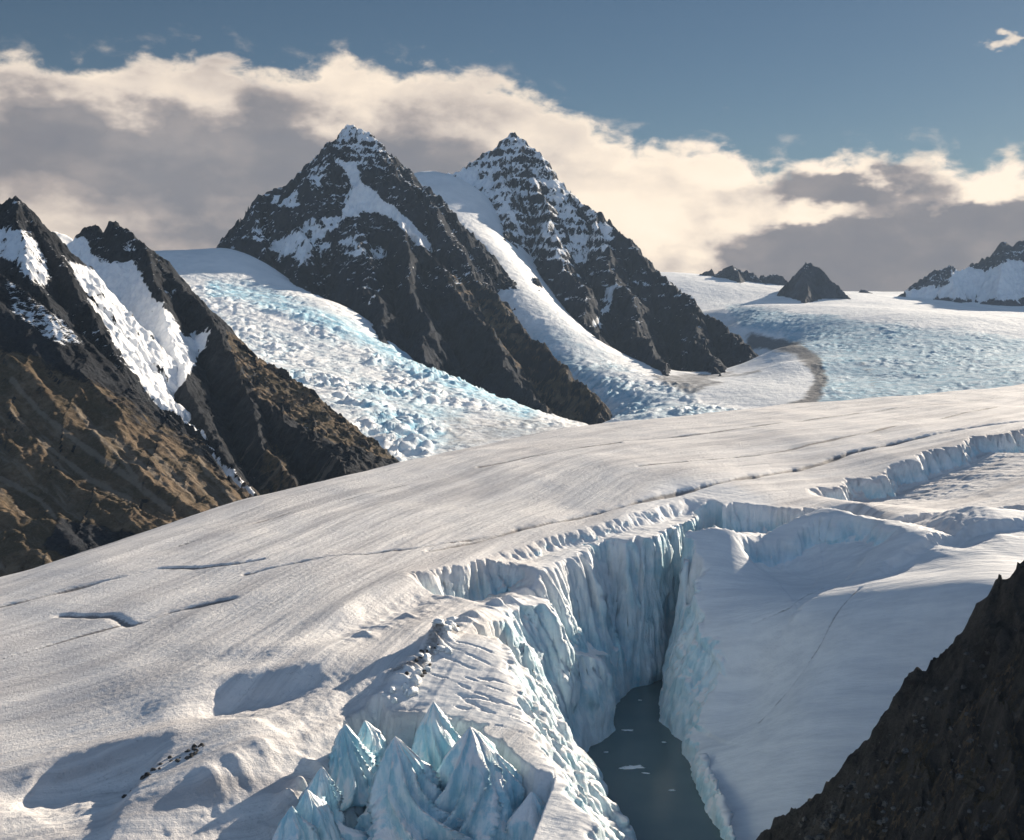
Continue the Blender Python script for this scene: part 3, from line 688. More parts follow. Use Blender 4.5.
IF2 = [P(415,175,3300), P(445,176,3290), P(478,190,3200), P(440,215,3000), P(480,240,2830), P(520,290,2600), P(560,325,2440), P(590,372,2180), P(640,385,2060),
       P(640,414,1840), P(700,398,1920), P(740,411,1780), P(608,398,2000), P(520,320,2450), P(465,205,3080), P(690,412,1740), P(600,424,1700), P(625,418,1760),
       P(655,376,2190), P(700,378,2190), P(738,376,2180), P(766,370,2250), P(600,356,2330), P(740,388,1980), P(760,400,1850), P(800,412,1750), P(780,362,2200), P(782,347,2450), P(730,330,2850), P(850,400,1800), P(900,405,1740), P(1024,390,1800),
       P(1100,380,1800), P(850,326,2650), P(850,348,2380), P(850,375,2080), P(900,310,3200), P(900,322,2600), P(900,347,2330), P(900,375,2040), P(960,320,2600), P(1024,318,3100), P(1024,330,2500), P(1024,355,2200), P(1100,330,2500), P(1100,355,2200), P(720,310,3200), P(800,316,2850), P(800,345,2450),
       P(690,285,4100), P(640,275,4300), P(740,300,3900), P(870,300,3900), P(1024,312,3700), P(1120,315,3700), P(700,276,4900), P(800,291,4900), P(870,293,4900), P(1024,294,4900), P(1150,294,4900),
       (-500,3400,150), (-250,2700,60), (-120,2350,-30), (20,2050,-110), (120,3500,120), (300,3000,-20), (380,2600,-60), (250,2800,-10), (0,1750,-140), (1500,1500,0), (300,1400,-90), (700,1300,-60), (2200,2500,120)]
def at2(X, Y, z, px, py):
    j = 9*fbm(X/70, Y/70, 4, 23)
    L = soft_poly(px, py, [(430,200),(470,215),(560,310),(640,375),(760,405),(740,430),(620,430),(540,360),(470,260)], 10, j)
    Rr = soft_poly(px, py, [(720,300),(800,312),(1100,345),(1100,430),(780,430),(818,392),(812,360),(780,338),(740,330)], 8, j*.6)*sst(py, 292, 312)
    ice = np.maximum(px_line(px, py, [(540,350),(590,378),(640,405)], 16, j)*0.8, Rr*0.55)
    ice = np.maximum(ice, Rr*px_line(px, py, [(745,322),(800,330),(870,345)], 14, j))
    ice = np.maximum(ice, L*0.55*sst(py, 270, 340)); ice = np.maximum(ice, Rr*0.85)  # right ice coloured bluer, partly standing in for its shade
    moraine = px_line(px, py, [(752,341),(775,344),(800,350),(815,362),(822,380),(812,398),(790,412)], 9.0, j*.6)
    dirt_shade = np.maximum(moraine*1.0, px_line(px, py, [(850,350),(868,370),(880,392),(850,408)], 8, j)*0.45)
    smooth = soft_poly(px, py, [(700,372),(740,345),(790,350),(812,372),(805,400),(770,412),(700,405)], 5, j*.4)
    dirt_shade = np.maximum(dirt_shade, smooth*0.22); dirt_shade = np.maximum(dirt_shade, 0.7*soft_poly(px, py, [(640,371),(760,371),(715,384),(690,398),(660,385)], 6, j))
    dirt_shade = np.maximum(dirt_shade, Rr*0.30)  # grey put over the right ice to stand for its shade
    return {'ice': ice*(1-smooth), 'dirt': dirt_shade, 'rough': np.maximum(L*(0.25+.75*sst(py, 330, 390)), Rr*0.35)*(1-smooth*.85), 'dir': (0.85, -0.5)}
far_glacier('icefield', IF2, (-420, 2300), (1250, 5100), (3.4, 4.2), 'wide icefield curving between the banded peak and the far plateau', 17, (30, 9, 3.0), at2, 1200)

# ------------------------------------------------------------------ mountains
def mountain(name, label, ridges, bx, by, step, mat, seed, k=1.1, zmin=-270, warp=(14, 90), gul=(0.30, 26, 34), jag=(7, 45), det=(16, 110), attrs=None, smooth=False, tris=(), terr=None, zs=0.0, groove=None):
    xs = np.arange(bx[0], bx[1], step[0]); ys = np.arange(by[0], by[1], step[1])
    X, Y = np.meshgrid(xs, ys)
    Xw = X+warp[0]*fbm(X/warp[1], Y/warp[1], 5, seed, .58); Yw = Y+warp[0]*fbm(X/warp[1], Y/warp[1], 5, seed+50, .58)
    Z = np.full(X.shape, -1e5); CX = np.zeros(X.shape); CY = CX.copy(); DD = CX.copy(); RI = CX.copy()
    for ri, rd in enumerate(ridges):
        kk = k
        if isinstance(rd, tuple): kk, rd = rd
        for a, b in zip(rd[:-1], rd[1:]):
            ex, ey = b[0]-a[0], b[1]-a[1]; L2 = ex*ex+ey*ey+1e-9
            t = np.clip(((Xw-a[0])*ex+(Yw-a[1])*ey)/L2, 0, 1)
            cx = a[0]+t*ex; cy = a[1]+t*ey; d = np.hypot(Xw-cx, Yw-cy)
            z = a[2]+t*(b[2]-a[2])-kk*d
            n = z > Z
            Z = np.where(n, z, Z); CX = np.where(n, cx, CX); CY = np.where(n, cy, CY); DD = np.where(n, d, DD)
    for A, B_, C_ in tris:                       # plane faces between surveyed corners
        A, B_, C_ = (np.array(q, float) for q in (A, B_, C_))
        n = np.cross(B_-A, C_-A); gx, gy = -n[0]/n[2], -n[1]/n[2]; gl = math.hypot(gx, gy)
        z = A[2]+gx*(Xw-A[0])+gy*(Yw-A[1])
        hit = inside(Xw, Yw, [A, B_, C_]) & (z > Z)
        al = (Xw*(-gy)+Yw*gx)/gl; zt = max(A[2], B_[2], C_[2])
        Z = np.where(hit, z, Z); CX = np.where(hit, al, CX); CY = np.where(hit, 0.0, CY); DD = np.where(hit, np.maximum(zt-z, 0)/gl, DD)
    fade = sst(DD, 0, det[1]*0.35)
    g = rdg(CX/gul[2], CY/gul[2], 3, seed+5)+0.35*pn2(X/gul[2]*1.2, Y/gul[2]*1.2, seed+6)
    Z = Z+np.minimum(DD*gul[0], gul[1])*(g-0.75)
    Z = Z+jag[0]*(rdg(CX/jag[1], CY/jag[1], 5, seed+8, 0.62)-0.6)*(1-0.7*fade)*1.3+jag[0]*0.45*pn2(X/(jag[1]*.25), Y/(jag[1]*.25), seed+9)
    RG = rdg(X/det[1], Y/det[1], 6, seed+12, 0.58); RG2 = rdg(X/(det[1]*.22), Y/(det[1]*.22), 4, seed+30)
    Z = Z+det[0]*fade*(RG-0.5)+det[0]*0.20*(RG2-.5)
    if groove:                                   # parallel runnels straight down the slope
        gx_, gy_, wl, am_ = groove; wq = 0.35*fbm(X/80, Y/80, 3, seed+40)
        Z = Z+am_*(rdg((X*gy_-Y*gx_)/wl+wq, (X*gx_+Y*gy_)/(wl*9), 4, seed+41)-.5)
    if terr:                                     # rock ledges
        tw = Z+terr[0]*1.6*fbm(X/(terr[0]*9), Y/(terr[0]*9), 3, seed+33)
        Z = Z+terr[1]*terr[0]/6.283*np.sin(tw/terr[0]*6.283)*(0.6+0.8*fbm(X/60, Y/60, 3, seed+34))
    px, py = proj(X, Y, Z)
    at = {'snow': np.full(X.shape, -1.0), 'veg': np.zeros(X.shape), 'scree': np.zeros(X.shape), 'ribv': (CX, CY, DD)}
    if attrs: at.update(attrs(X, Y, Z, px, py, DD))
    at['snow'] = at['snow']+zs*(0.5-g)+zs*0.8*(0.45-RG)
    me = grid_mesh(name, X, Y, Z, at, smooth=smooth, keep=Z > zmin)
    return link(name, me, mat, label, 'mountain', 'structure')

M_PK = mat_mountain('peak_rock', 0.8, (0.015, 0.021, 0.034), band=0.04, band_w=18)
M_PK2 = mat_mountain('banded_rock', 0.8, (0.018, 0.025, 0.040), band=0.08, band_w=30)
M_LF = mat_mountain('left_rock', 1.4, (0.022, 0.026, 0.034), band=0.03)
M_FP = mat_mountain('far_rock', 0.35, (0.055, 0.064, 0.088), band=0.06)  # far rock colour lightened and blued to stand for distance haze
M_SP = mat_mountain('spur_rock', 4.5, (0.080, 0.070, 0.062), band=0.0)

# pointed peak
S1 = P(350,124,2750)
p1 = [[S1, P(322,152,2740), P(290,181,2720), P(262,193,2700), P(240,216,2680), P(226,246,2640), P(205,275,2600), P(150,330,2500)],
      [S1, P(372,130,2740), P(400,166,2690), P(430,206,2620), P(460,250,2510), P(490,290,2380), P(520,325,2250), P(560,365,2060), P(600,400,1860), P(622,424,1740)],
      (1.2, [P(355,135,2740), P(372,170,2660), P(400,212,2560), P(436,252,2440), P(470,300,2240), P(500,350,2060), P(540,398,1830), P(565,425,1680)]),
      (1.25, [P(322,152,2740), P(298,205,2600), P(300,250,2400), P(300,300,2230)]),
      (1.2, [P(350,160,2720), P(355,230,2490), P(370,280,2260), P(385,350,1960)]),
      (1.2, [P(400,212,2560), P(415,290,2250), P(445,385,1820)]),
      (1.2, [P(262,193,2700), P(258,230,2560), P(262,270,2380)]),
      (1.2, [S1, (S1[0]+60, 3100, 250), (S1[0]+80, 3300, 60)])]
def a1(X, Y, Z, px, py, DD):
    j = 5*fbm(X/30, Y/30, 4, 5)
    s = np.full(X.shape, 0.16)+0.30*sst(py, 250, 150)
    s = s+0.28*sst(py, 168, 138)-0.55*sst(py, 270, 320)
    def add(pts, v=1.3, w=4): nonlocal s; s = np.maximum(s, -0.5+v*1.12*soft_poly(px, py, pts, w*1.3, j*1.2))
    add([(334,158),(355,162),(363,179),(380,196),(401,212),(438,252),(434,254),(413,240),(388,214),(367,212),(338,222),(345,200),(355,185)], 2.1, 3)
    add([(270,235),(300,228),(350,235),(400,250),(395,262),(340,262),(300,275),(275,262)], .95, 8)
    add([(300,175),(330,150),(345,160),(330,185),(305,205)], 1.0, 5)
    add([(259,200),(301,187),(301,206),(280,210)])
    add([(262,250),(280,237),(305,221),(345,212),(340,229),(317,242),(308,266),(288,258)], 1.4)
    add([(367,246),(390,250),(390,260),(369,260)], 1.3, 2)
    add([(232,235),(262,215),(285,225),(265,250)], .95)
    for ln, w in (([(395,290),(405,278),(418,262)], 2.2), ([(367,306),(376,294),(386,283)], 2.2), ([(340,240),(372,232)], 3), ([(300,300),(330,275)], 2)):
        s = np.maximum(s, -0.55+1.2*px_line(px, py, ln, w, j*.3))
    veg = soft_poly(px, py, [(440,270),(490,288),(625,420),(560,425),(500,345)], 9, j)*0.95
    return {'snow': s, 'veg': veg, 'scree': sst(py, 380, 420)*.3}
mountain('mountain', 'tall pointed dark peak with a curving snow rib on its left face', p1, (-1000, 300), (1600, 3200), (2.6, 3.2), M_PK, 100, k=1.05, gul=(0.24, 26, 48), det=(46, 140), warp=(46, 170), attrs=a1, terr=(19, 0.55), zs=0.45)

# banded peak
S2 = P(514,132,3400)
p2 = [[S2, P(492,148,3390), P(470,160,3370), P(462,168,3350), P(440,176,3320), P(415,174,3300)],
      [S2, P(530,142,3390), P(545,152,3370), P(560,178,3330), P(590,206,3250), P(625,241,3130), P(655,271,3010), P(690,295,2870), P(720,321,2710), P(750,348,2520), P(774,366,2370)],
      (1.1, [P(505,150,3370), P(500,200,3150), P(520,262,2850), P(540,302,2620)]),
      (1.15, [P(530,150,3370), P(548,215,3120), P(575,275,2840), P(597,340,2450)]),
      (1.15, [P(590,206,3250), P(605,260,3020), P(640,320,2650), P(665,372,2220)]),
      (1.1, [P(690,295,2870), P(705,340,2560), P(720,376,2230)]),
      (1.2, [S2, (30, 3800, 250), (80, 4100, 100)])]
def a2(X, Y, Z, px, py, DD):
    j = 6*fbm(X/36, Y/36, 4, 15)
    s = np.full(X.shape, 0.13)+0.30*sst(py, 260, 160)-0.35*sst(py, 290, 330)
    def add(pts, v=1.3, w=5): nonlocal s; s = np.maximum(s, -0.5+v*soft_poly(px, py, pts, w, j))
    add([(488,140),(515,128),(545,145),(566,178),(590,204),(620,226),(612,250),(583,268),(545,262),(525,272),(505,235),(480,190),(470,165)], 1.22, 7)
    add([(497,150),(512,140),(540,148),(556,166),(505,163)], 0.85, 4)
    add([(415,172),(490,160),(500,200),(470,200)], 1.5)
    add([(617,283),(604,289),(608,302),(588,327),(597,327),(612,305)], 1.5, 2.5)
    add([(637,297),(683,303),(683,308),(640,303)], .9, 2)
    return {'snow': s, 'veg': np.zeros(X.shape), 'scree': np.zeros(X.shape)}
mountain('mountain', 'broad peak with horizontal snow bands standing over the middle icefall', p2, (-400, 860), (2150, 3950), (3.0, 4.0), M_PK2, 200, k=1.0, gul=(0.24, 28, 52), det=(48, 160), warp=(50, 190), attrs=a2, terr=(30, 0.75), zs=0.40)

# far summits on the plateau
def afar(base):
    def f(X, Y, Z, px, py, DD):
        j = 6*fbm(X/90, Y/90, 4, 25)
        s = np.full(X.shape, -0.05)+0.25*sst(py, base, base-25)
        if base > 296: s = s+1.2*soft_poly(px, py, [(905,290),(945,285),(960,268),(985,270),(1010,262),(1060,262),(1060,300),(905,300)], 4, j)
        return {'snow': s}
    return f
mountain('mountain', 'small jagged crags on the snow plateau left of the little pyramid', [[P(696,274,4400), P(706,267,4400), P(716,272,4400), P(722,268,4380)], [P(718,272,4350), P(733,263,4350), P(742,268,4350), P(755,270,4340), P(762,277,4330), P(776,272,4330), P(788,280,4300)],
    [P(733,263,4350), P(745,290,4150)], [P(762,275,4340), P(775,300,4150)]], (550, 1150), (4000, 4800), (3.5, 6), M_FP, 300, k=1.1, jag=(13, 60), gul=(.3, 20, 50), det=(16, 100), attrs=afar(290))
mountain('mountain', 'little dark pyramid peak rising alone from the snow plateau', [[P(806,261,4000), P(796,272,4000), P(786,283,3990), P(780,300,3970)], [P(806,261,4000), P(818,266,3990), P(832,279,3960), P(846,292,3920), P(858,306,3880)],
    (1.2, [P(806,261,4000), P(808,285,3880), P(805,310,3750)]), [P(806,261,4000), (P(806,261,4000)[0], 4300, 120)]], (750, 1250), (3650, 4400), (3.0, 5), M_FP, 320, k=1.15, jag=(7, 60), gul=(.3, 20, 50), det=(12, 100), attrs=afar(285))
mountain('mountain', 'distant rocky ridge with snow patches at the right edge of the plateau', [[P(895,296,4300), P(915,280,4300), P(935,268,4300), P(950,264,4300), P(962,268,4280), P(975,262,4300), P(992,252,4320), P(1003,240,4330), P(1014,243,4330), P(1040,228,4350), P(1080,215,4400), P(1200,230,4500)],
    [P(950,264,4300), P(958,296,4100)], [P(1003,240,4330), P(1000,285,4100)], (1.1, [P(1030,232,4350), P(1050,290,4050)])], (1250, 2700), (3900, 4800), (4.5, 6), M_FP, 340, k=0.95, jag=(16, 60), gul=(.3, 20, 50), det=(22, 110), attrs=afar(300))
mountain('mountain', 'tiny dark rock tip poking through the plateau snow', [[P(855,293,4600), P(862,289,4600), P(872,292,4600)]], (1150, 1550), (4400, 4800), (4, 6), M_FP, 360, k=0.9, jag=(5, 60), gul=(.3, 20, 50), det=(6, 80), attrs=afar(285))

# left massif
sk2 = [P(205,305,1320), P(228,332,1300), P(260,355,1280), P(292,378,1255), P(320,397,1225), P(350,420,1190), P(378,441,1150), P(404,466,1090)]
rb2 = [P(205,305,1320), P(226,345,1240), P(246,385,1170), P(278,412,1110), P(312,436,1050), P(345,462,990), P(372,490,930), P(410,500,900)]
L2 = [[P(84,226,1450), P(92,222,1450), P(104,229,1445), P(113,220,1440), P(128,224,1430), P(146,242,1410), P(160,262,1390), P(185,286,1350)]+sk2,
      (1.1, rb2),
      (1.1, [P(146,242,1410), P(170,330,1230), P(195,400,1090), P(235,470,950), P(262,500,880)]),
      (1.1, [P(246,385,1170), P(262,440,1040), P(300,490,930)])]
T2 = []
for i in range(7): T2 += [(sk2[i], sk2[i+1], rb2[i]), (sk2[i+1], rb2[i+1], rb2[i])] if i else [(sk2[1], rb2[1], sk2[0])]
def aL2(X, Y, Z, px, py, DD):
    j = 6*fbm(X/22, Y/22, 4, 35)
    s = np.full(X.shape, -0.45)+0.5*sst(py, 330, 250)
    def add(pts, v=1.3, w=5): nonlocal s; s = np.maximum(s, -0.6+v*soft_poly(px, py, pts, w, j))
    add([(46,232),(84,238),(100,262),(135,262),(150,290),(168,308),(186,336),(214,326),(198,362),(178,390),(165,408),(148,412),(128,372),(100,325),(76,284),(58,255)], 2.0)
    add([(150,398),(168,405),(190,425),(225,462),(264,502),(252,508),(205,468),(165,430)], 1.5, 3)
    add([(120,245),(140,240),(135,250),(122,252)], 1.2, 3)
    s = np.maximum(s, -0.6+.9*px_line(px, py, [(192,280),(170,296),(160,285)], 4, j*.5))
    veg = soft_poly(px, py, [(226,330),(262,352),(404,462),(330,440),(262,400),(238,375)], 7, j)
    veg = np.maximum(veg, .55*soft_poly(px, py, [(262,440),(285,450),(310,500),(250,510)], 8, j))
    return {'snow': s, 'veg': veg*1.0, 'scree': np.maximum(veg*.3, sst(py, 420, 470)*.7)}
mountain('mountain', 'dark left mountain with a jagged crest and brown turf along its right shoulder', L2, (-620, 40), (760, 1650), (1.25, 1.9), M_LF, 400, k=1.05, gul=(0.30, 14, 20), jag=(5, 22), det=(9, 60), warp=(8, 50), attrs=aL2, tris=T2, terr=(11, .4), zs=.4)

L1 = [[P(-40,205,1200), P(0,201,1180), P(14,190,1170), P(28,205,1160), P(45,236,1140), P(60,262,1110), P(76,286,1080), P(100,325,1030), P(118,356,1000), P(142,398,950), P(172,428,900), P(205,458,850), P(240,485,800), P(272,505,760)],
      (1.1, [P(14,190,1170), P(30,270,1060), P(60,320,980)]),
      (1.0, [P(118,356,1000), P(130,420,900), P(170,470,820), P(200,500,770)])]
def aL1(X, Y, Z, px, py, DD):
    j = 6*fbm(X/22, Y/22, 4, 36)
    s = np.full(X.shape, -0.4)+0.45*sst(py, 350, 250)
    def add(pts, v=1.3, w=5): nonlocal s; s = np.maximum(s, -0.6+v*soft_poly(px, py, pts, w, j))
    add([(-20,222),(20,228),(36,240),(52,275),(50,292),(25,275),(0,258),(-20,250)], 1.6)
    add([(0,275),(30,292),(80,340),(125,372),(150,420),(100,372),(40,330),(5,300)], .85, 8)
    add([(60,300),(100,330),(135,370),(120,372),(80,335)], .8, 6)
    add([(62,255),(80,284),(104,325),(130,370),(150,400),(175,415),(225,460),(264,502),(280,500),(200,400),(120,280)], 1.9, 3)
    return {'snow': s, 'veg': sst(py, 400, 450)*.6, 'scree': sst(py, 420, 450)*.8}
mountain('mountain', 'sharp peak at the left edge with a long ridge descending to the right', L1, (-640, -110), (640, 1450), (1.2, 1.7), M_LF, 420, k=1.15, gul=(0.30, 12, 18), jag=(6, 20), det=(9, 55), warp=(7, 45), attrs=aL1, terr=(11, .4), zs=.4)

cr0 = [P(-60,200,960), P(0,268,930), P(40,300,915), P(90,336,900), P(130,378,880), P(165,412,860), P(200,440,840), P(232,478,810), P(268,516,760)]
lw0 = [P(-80,420,800), P(-40,430,790), P(0,450,770), P(50,470,755), P(95,490,740), P(135,505,730), P(170,515,725), P(205,530,715), P(240,560,700)]
bt0 = [P(-80,640,590), P(-40,640,590), P(0,620,600), P(40,610,610), P(80,600,620), P(120,595,625), P(160,590,630), P(210,590,640), P(260,590,640)]
L0 = [(1.6, cr0)]
T0 = []
for i in range(8):
    T0 += [(cr0[i], cr0[i+1], lw0[i]), (cr0[i+1], lw0[i+1], lw0[i]), (lw0[i], lw0[i+1], bt0[i]), (lw0[i+1], bt0[i+1], bt0[i])]
def aL0(X, Y, Z, px, py, DD):
    j = 8*fbm(X/22, Y/22, 4, 37)
    veg = soft_poly(px, py, [(-50,330),(20,360),(90,390),(140,420),(200,455),(250,500),(230,540),(150,560),(80,580),(0,620),(-60,620)], 22, j*2)
    dark = soft_poly(px, py, [(60,515),(110,528),(180,540),(170,560),(90,575),(40,545)], 10, j)
    st = np.zeros(X.shape)
    for ln, w in (([(12,380),(40,412),(75,440),(118,470),(172,512)], 2.6), ([(75,408),(95,432),(125,462),(135,478)], 2.0), ([(0,478),(40,500),(62,525)], 2.0), ([(40,440),(90,480),(130,500)], 2.6), ([(195,440),(205,470),(235,500)], 2.5), ([(150,450),(190,490)], 2)):
        st = np.maximum(st, px_line(px, py, ln, w, j*.25))
    s = np.full(X.shape, -0.75)
    s = np.maximum(s, -0.6+.9*soft_poly(px, py, [(0,270),(40,300),(90,345),(60,350),(10,310)], 5, j))
    return {'snow': s, 'veg': veg*(1-dark)*1.25, 'scree': veg*(0.9)*(1-dark)+st*1.6, 'ribv': (X*.63+Y*.78, 0*X, (X*.78-Y*.63))}
mountain('mountain', 'near brown mountainside streaked with pale scree at lower left', L0, (-520, -80), (430, 1180), (1.0, 1.35), M_LF, 440, k=1.0, gul=(0.06, 3, 26), jag=(2, 18), det=(2.0, 60), warp=(7, 60), attrs=aL0, tris=T0, groove=(.78, -.63, 38, 9.0))

# snow basin between the two left mountains
def basin():
    # floor of the bowl; it sinks out of sight behind the near mountainside
    pts = [P(45,230,1500), P(68,236,1500), P(86,244,1500), P(20,226,1500), P(130,290,1400), P(100,300,1330), P(160,340,1300), P(140,370,1200), P(160,410,1100), P(185,432,1040), P(215,460,960), P(245,486,900), P(270,505,860),
           P(40,285,1350), P(80,340,1220), (-700,1700,150), (-500,1800,80), (-300,1700,40), (-200,1300,60), (-150,900,-40)]
    X, Y = np.meshgrid(np.arange(-640, -140, 1.8), np.arange(800, 1620, 2.2)); z = RBF(pts, 400)(X, Y)
    d_, t_, _, _, s_ = polyd(X, Y, cr0); z -= 0.5*sst(np.where(s_ > 0, 60-d_*0, 60-d_), 0, 60)*60
    d2, _, _, _, s2 = polyd(X, Y, [P(113,220,1440), P(160,262,1390)]+sk2); z -= sst(np.where(s2 < 0, d2, -d2), -30, 30)*160
    z += 2.5*fbm(X/50, Y/50, 4, 70)+2.0*(rdg((X*.9+Y*.3)/14, (Y*.9-X*.3)/90, 4, 72)-.5)
    px, py = proj(X, Y, z)
    dirt_shade = 0.30*rdg(px/14, py/80, 3, 5)*sst(py, 300, 340)*(1-.3*sst(py, 380, 400))+0.35*sst(py, 440, 500)
    me = grid_mesh('snowfield', X, Y, z, {'ice': np.zeros(X.shape), 'dirt': dirt_shade}, keep=Y > 1250)
    link('snowfield', me, M_SNOW, 'steep snow basin narrowing to a chute between the two left mountains', 'snowfield', 'structure')
basin()

# near spur at lower right
spc = [(190, 262, 150), (150, 266, 118), P(1024,560,268), P(1003,572,272), P(988,596,276), P(976,626,279), P(950,648,282), P(934,657,284), P(905,690,290), P(890,722,295), P(868,752,300), P(845,776,305), P(820,790,309), P(798,803,313), P(770,822,318), P(745,840,322)]
spb = [P(1500,800,150), P(1300,850,170), P(1130,880,190), P(1080,890,195), P(1030,895,200), P(980,900,210), P(940,900,222), P(910,900,230), P(885,900,240), P(860,900,250), P(840,900,262), P(820,900,270), P(805,900,278), P(790,900,284), P(770,900,293), P(745,900,300)]
spm = [tuple(0.55*a_[i]+0.45*b_[i]+(0, 0, 3.0)[i] for i in range(3)) for a_, b_ in zip(spc, spb)]
SPR = [(1.5, spc)]
TS = []
for i in range(15): TS += [(spc[i], spc[i+1], spm[i]), (spc[i+1], spm[i+1], spm[i]), (spm[i], spm[i+1], spb[i]), (spm[i+1], spb[i+1], spb[i])]
def aS(X, Y, Z, px, py, DD):
    j = 4*fbm(X/6, Y/6, 4, 38)
    v = sst(px-0.55*(840-py)*-1.0, 0, 1)
    veg = soft_poly(px, py, [(880,770),(940,720),(1100,600),(1100,900),(760,900),(840,820)], 22, j*4)
    return {'snow': np.full(X.shape, -2.0), 'veg': veg*1.1, 'scree': veg*.35+0.15}
SPO = mountain('mountain', 'dark brown rocky spur rising at the lower right corner', SPR, (30, 330), (95, 370), (0.42, 0.42), M_SP, 460, k=1.5, zmin=-12, gul=(0.3, 3.5, 8), jag=(2.6, 14), det=(8.0, 24), warp=(3.2, 16), attrs=aS, tris=TS)

# unseen flank added beyond the right edge to shade the near glacier; switched off
def shade_flank():
    rg = [[(594, 1006, 290), (680, 960, 200), (900, 800, 260), (1200, 600, 330)]]
    mountain('mountain', 'steep dark horn standing beyond the right edge of the glacier', rg, (380, 1500), (300, 1300), (4, 4), M_LF, 480, k=1.8, gul=(0.3, 14, 30), jag=(6, 40), det=(10, 80), attrs=lambda X, Y, Z, px, py, DD: {'snow': -0.6+0.5*sst(Z, 200, 300)})
RIGHT = False
if RIGHT: shade_flank()

# ------------------------------------------------------------------ ice spires, blocks, stones, floes
def lump_mesh(name, seed, rx, ry, h, kind='spire', ns=72, nr=48, lean=(0, 0)):
    """closed lump: rings from base to tip; spire = pointed fin, block = angular block"""
    rs = np.random.RandomState(seed)
    th = np.linspace(0, 2*np.pi, ns, endpoint=False)[None, :]; t = np.linspace(0, 1, nr)[:, None]
    if kind == 'spire':
        r = (1-t**1.35)**0.85*(0.92+0.08*np.cos(t*9))+0.01
    elif kind == 'block':
        r = np.clip(1-t**5, 0, 1)**0.5*(1-0.22*t)+0.004
    else:
        r = np.sqrt(np.clip(1-t**2, 0, 1))+0.004
    ca, sa = np.cos(th), np.sin(th)
    sup = 1.0/np.maximum(np.abs(ca)**1.4+np.abs(sa)**1.4, 1e-3)**(1/1.4) if kind == 'spire' else 1.0/np.maximum(np.abs(ca)**3.5+np.abs(sa)**3.5, 1e-3)**(1/3.5)
    x = rx*r*sup*ca; y = ry*r*sup*sa; z = h*t+0*th
    s = min(rx, ry)
    ph = rs.rand()*50
    tw = 0.5*np.sin(t*3+ph)
    rib = rdg(np.cos(th+tw)*1.7+ph, np.sin(th+tw)*1.7+t*0.9, 3, seed % 50)-0.5
    n = fbm3(x/s*0.9+ph, y/s*0.9, z/s*0.35, 4, seed % 40)
    k_ = 1+0.85*rib*(1-t*0.35)+0.55*n
    x = x*k_+lean[0]*t**1.3*h+0.14*s*pn2(t*3+ph, 0*t, 3)*t; y = y*k_+lean[1]*t**1.3*h
    z = z+h*0.05*n*t
    co = np.stack([x, y, z], -1).reshape(-1, 3)
    me = bpy.data.meshes.new(name)
    f = []
    for a in range(nr-1):
        for b in range(ns):
            c = (b+1) % ns; f.append((a*ns+b, a*ns+c, (a+1)*ns+c, (a+1)*ns+b))
    f.append(tuple(range(ns-1, -1, -1))); f.append(tuple((nr-1)*ns+b for b in range(ns)))
    me.from_pydata(co.tolist(), [], f); me.update()
    me.polygons.foreach_set('use_smooth', np.full(len(f), kind != 'stone')); return me

ORD = ['first', 'second', 'third', 'fourth', 'fifth', 'sixth', 'seventh', 'eighth', 'ninth', 'tenth', 'eleventh', 'twelfth']
def spire(tip, D, rx, ry, h, seed, label, group, lean=(0, 0), rot=0.0, kind='spire', name='ice_spire', mat=None, cat='ice spire'):
    x, y, z = P(tip[0], tip[1], D)
    me = lump_mesh(name, seed, rx, ry, h, kind, lean=lean)
    o = link(name, me, mat or M_IB, label, cat, 'thing', group)
    c, s = math.cos(rot), math.sin(rot)
    lx, ly = lean[0]*h, lean[1]*h
    o.location = (x-(lx*c-ly*s), y-(lx*s+ly*c), z-h); o.rotation_euler = (0, 0, rot)
    return o
G1 = 'pointed ice spires in the hollow at the foot of the picture'
SP = [((291,806),254,8,6,15,'small leaning spire, lowest of the row on the left edge'),
      ((308,790),262,8,6,16,'narrow spire just above the lowest one on the left edge'),
      ((322,768),268,9,6,19,'spire with a sunlit tip in the middle of the left edge row'),
      ((345,725),286,9,7,18,'tallest standing spire of the left edge row, near the snow slope'),
      ((366,720),294,9,6,15,'short spire tucked right of the tallest left edge spire'),
      ((397,737),274,17,11,24,'broad pyramid of blue ice standing at the front left of the hollow'),
      ((433,702),294,12,9,26,'slim tall fin of ice in the middle of the hollow'),
      ((469,728),282,17,12,26,'largest blue spire with a bright right edge, right of the middle fin'),
      ((496,752),282,13,9,22,'thin fin leaning on the right side of the largest blue spire'),
      ((530,792),276,12,9,17,'pale fin at the right end of the hollow')]
for i, (tip, D, rx, ry, h, lb) in enumerate(SP):
    spire(tip, D, rx, ry, h, 500+i*7, lb, G1, lean=(0.04*(-1)**i, 0.08), rot=0.5+0.25*math.sin(i*2.1))
G2 = 'pale seracs along the lip of the canyon'
SQ = [((484,611),388,2.6,2.0,14,'pointed serac at the left end of the second cut'), ((497,600),392,2.8,2.2,16,'taller serac beside the left end of the second cut'),
      ((478,625),380,2.2,1.8,11,'low serac below the two at the left end of the second cut'),
      ((560,549),462,3.4,2.4,18,'jagged serac on the rim above the lit ribs'), ((579,545),466,3.6,2.8,26,'sharp serac at the top left of the fluted wall'),
      ((548,560),458,2.6,2.2,14,'small serac left of the jagged rim serac'), ((597,535),472,3.8,2.6,30,'bright topped serac on the corner of the fluted wall'),
      ((739,534),468,4.0,2.6,12,'snow capped fin at the near corner of the right slab')]
for i, (tip, D, rx, ry, h, lb) in enumerate(SQ):
    spire(tip, D, rx, ry, h, 600+i*11, lb, G2, lean=(0.05*(-1)**i, 0.05), rot=0.3+i)

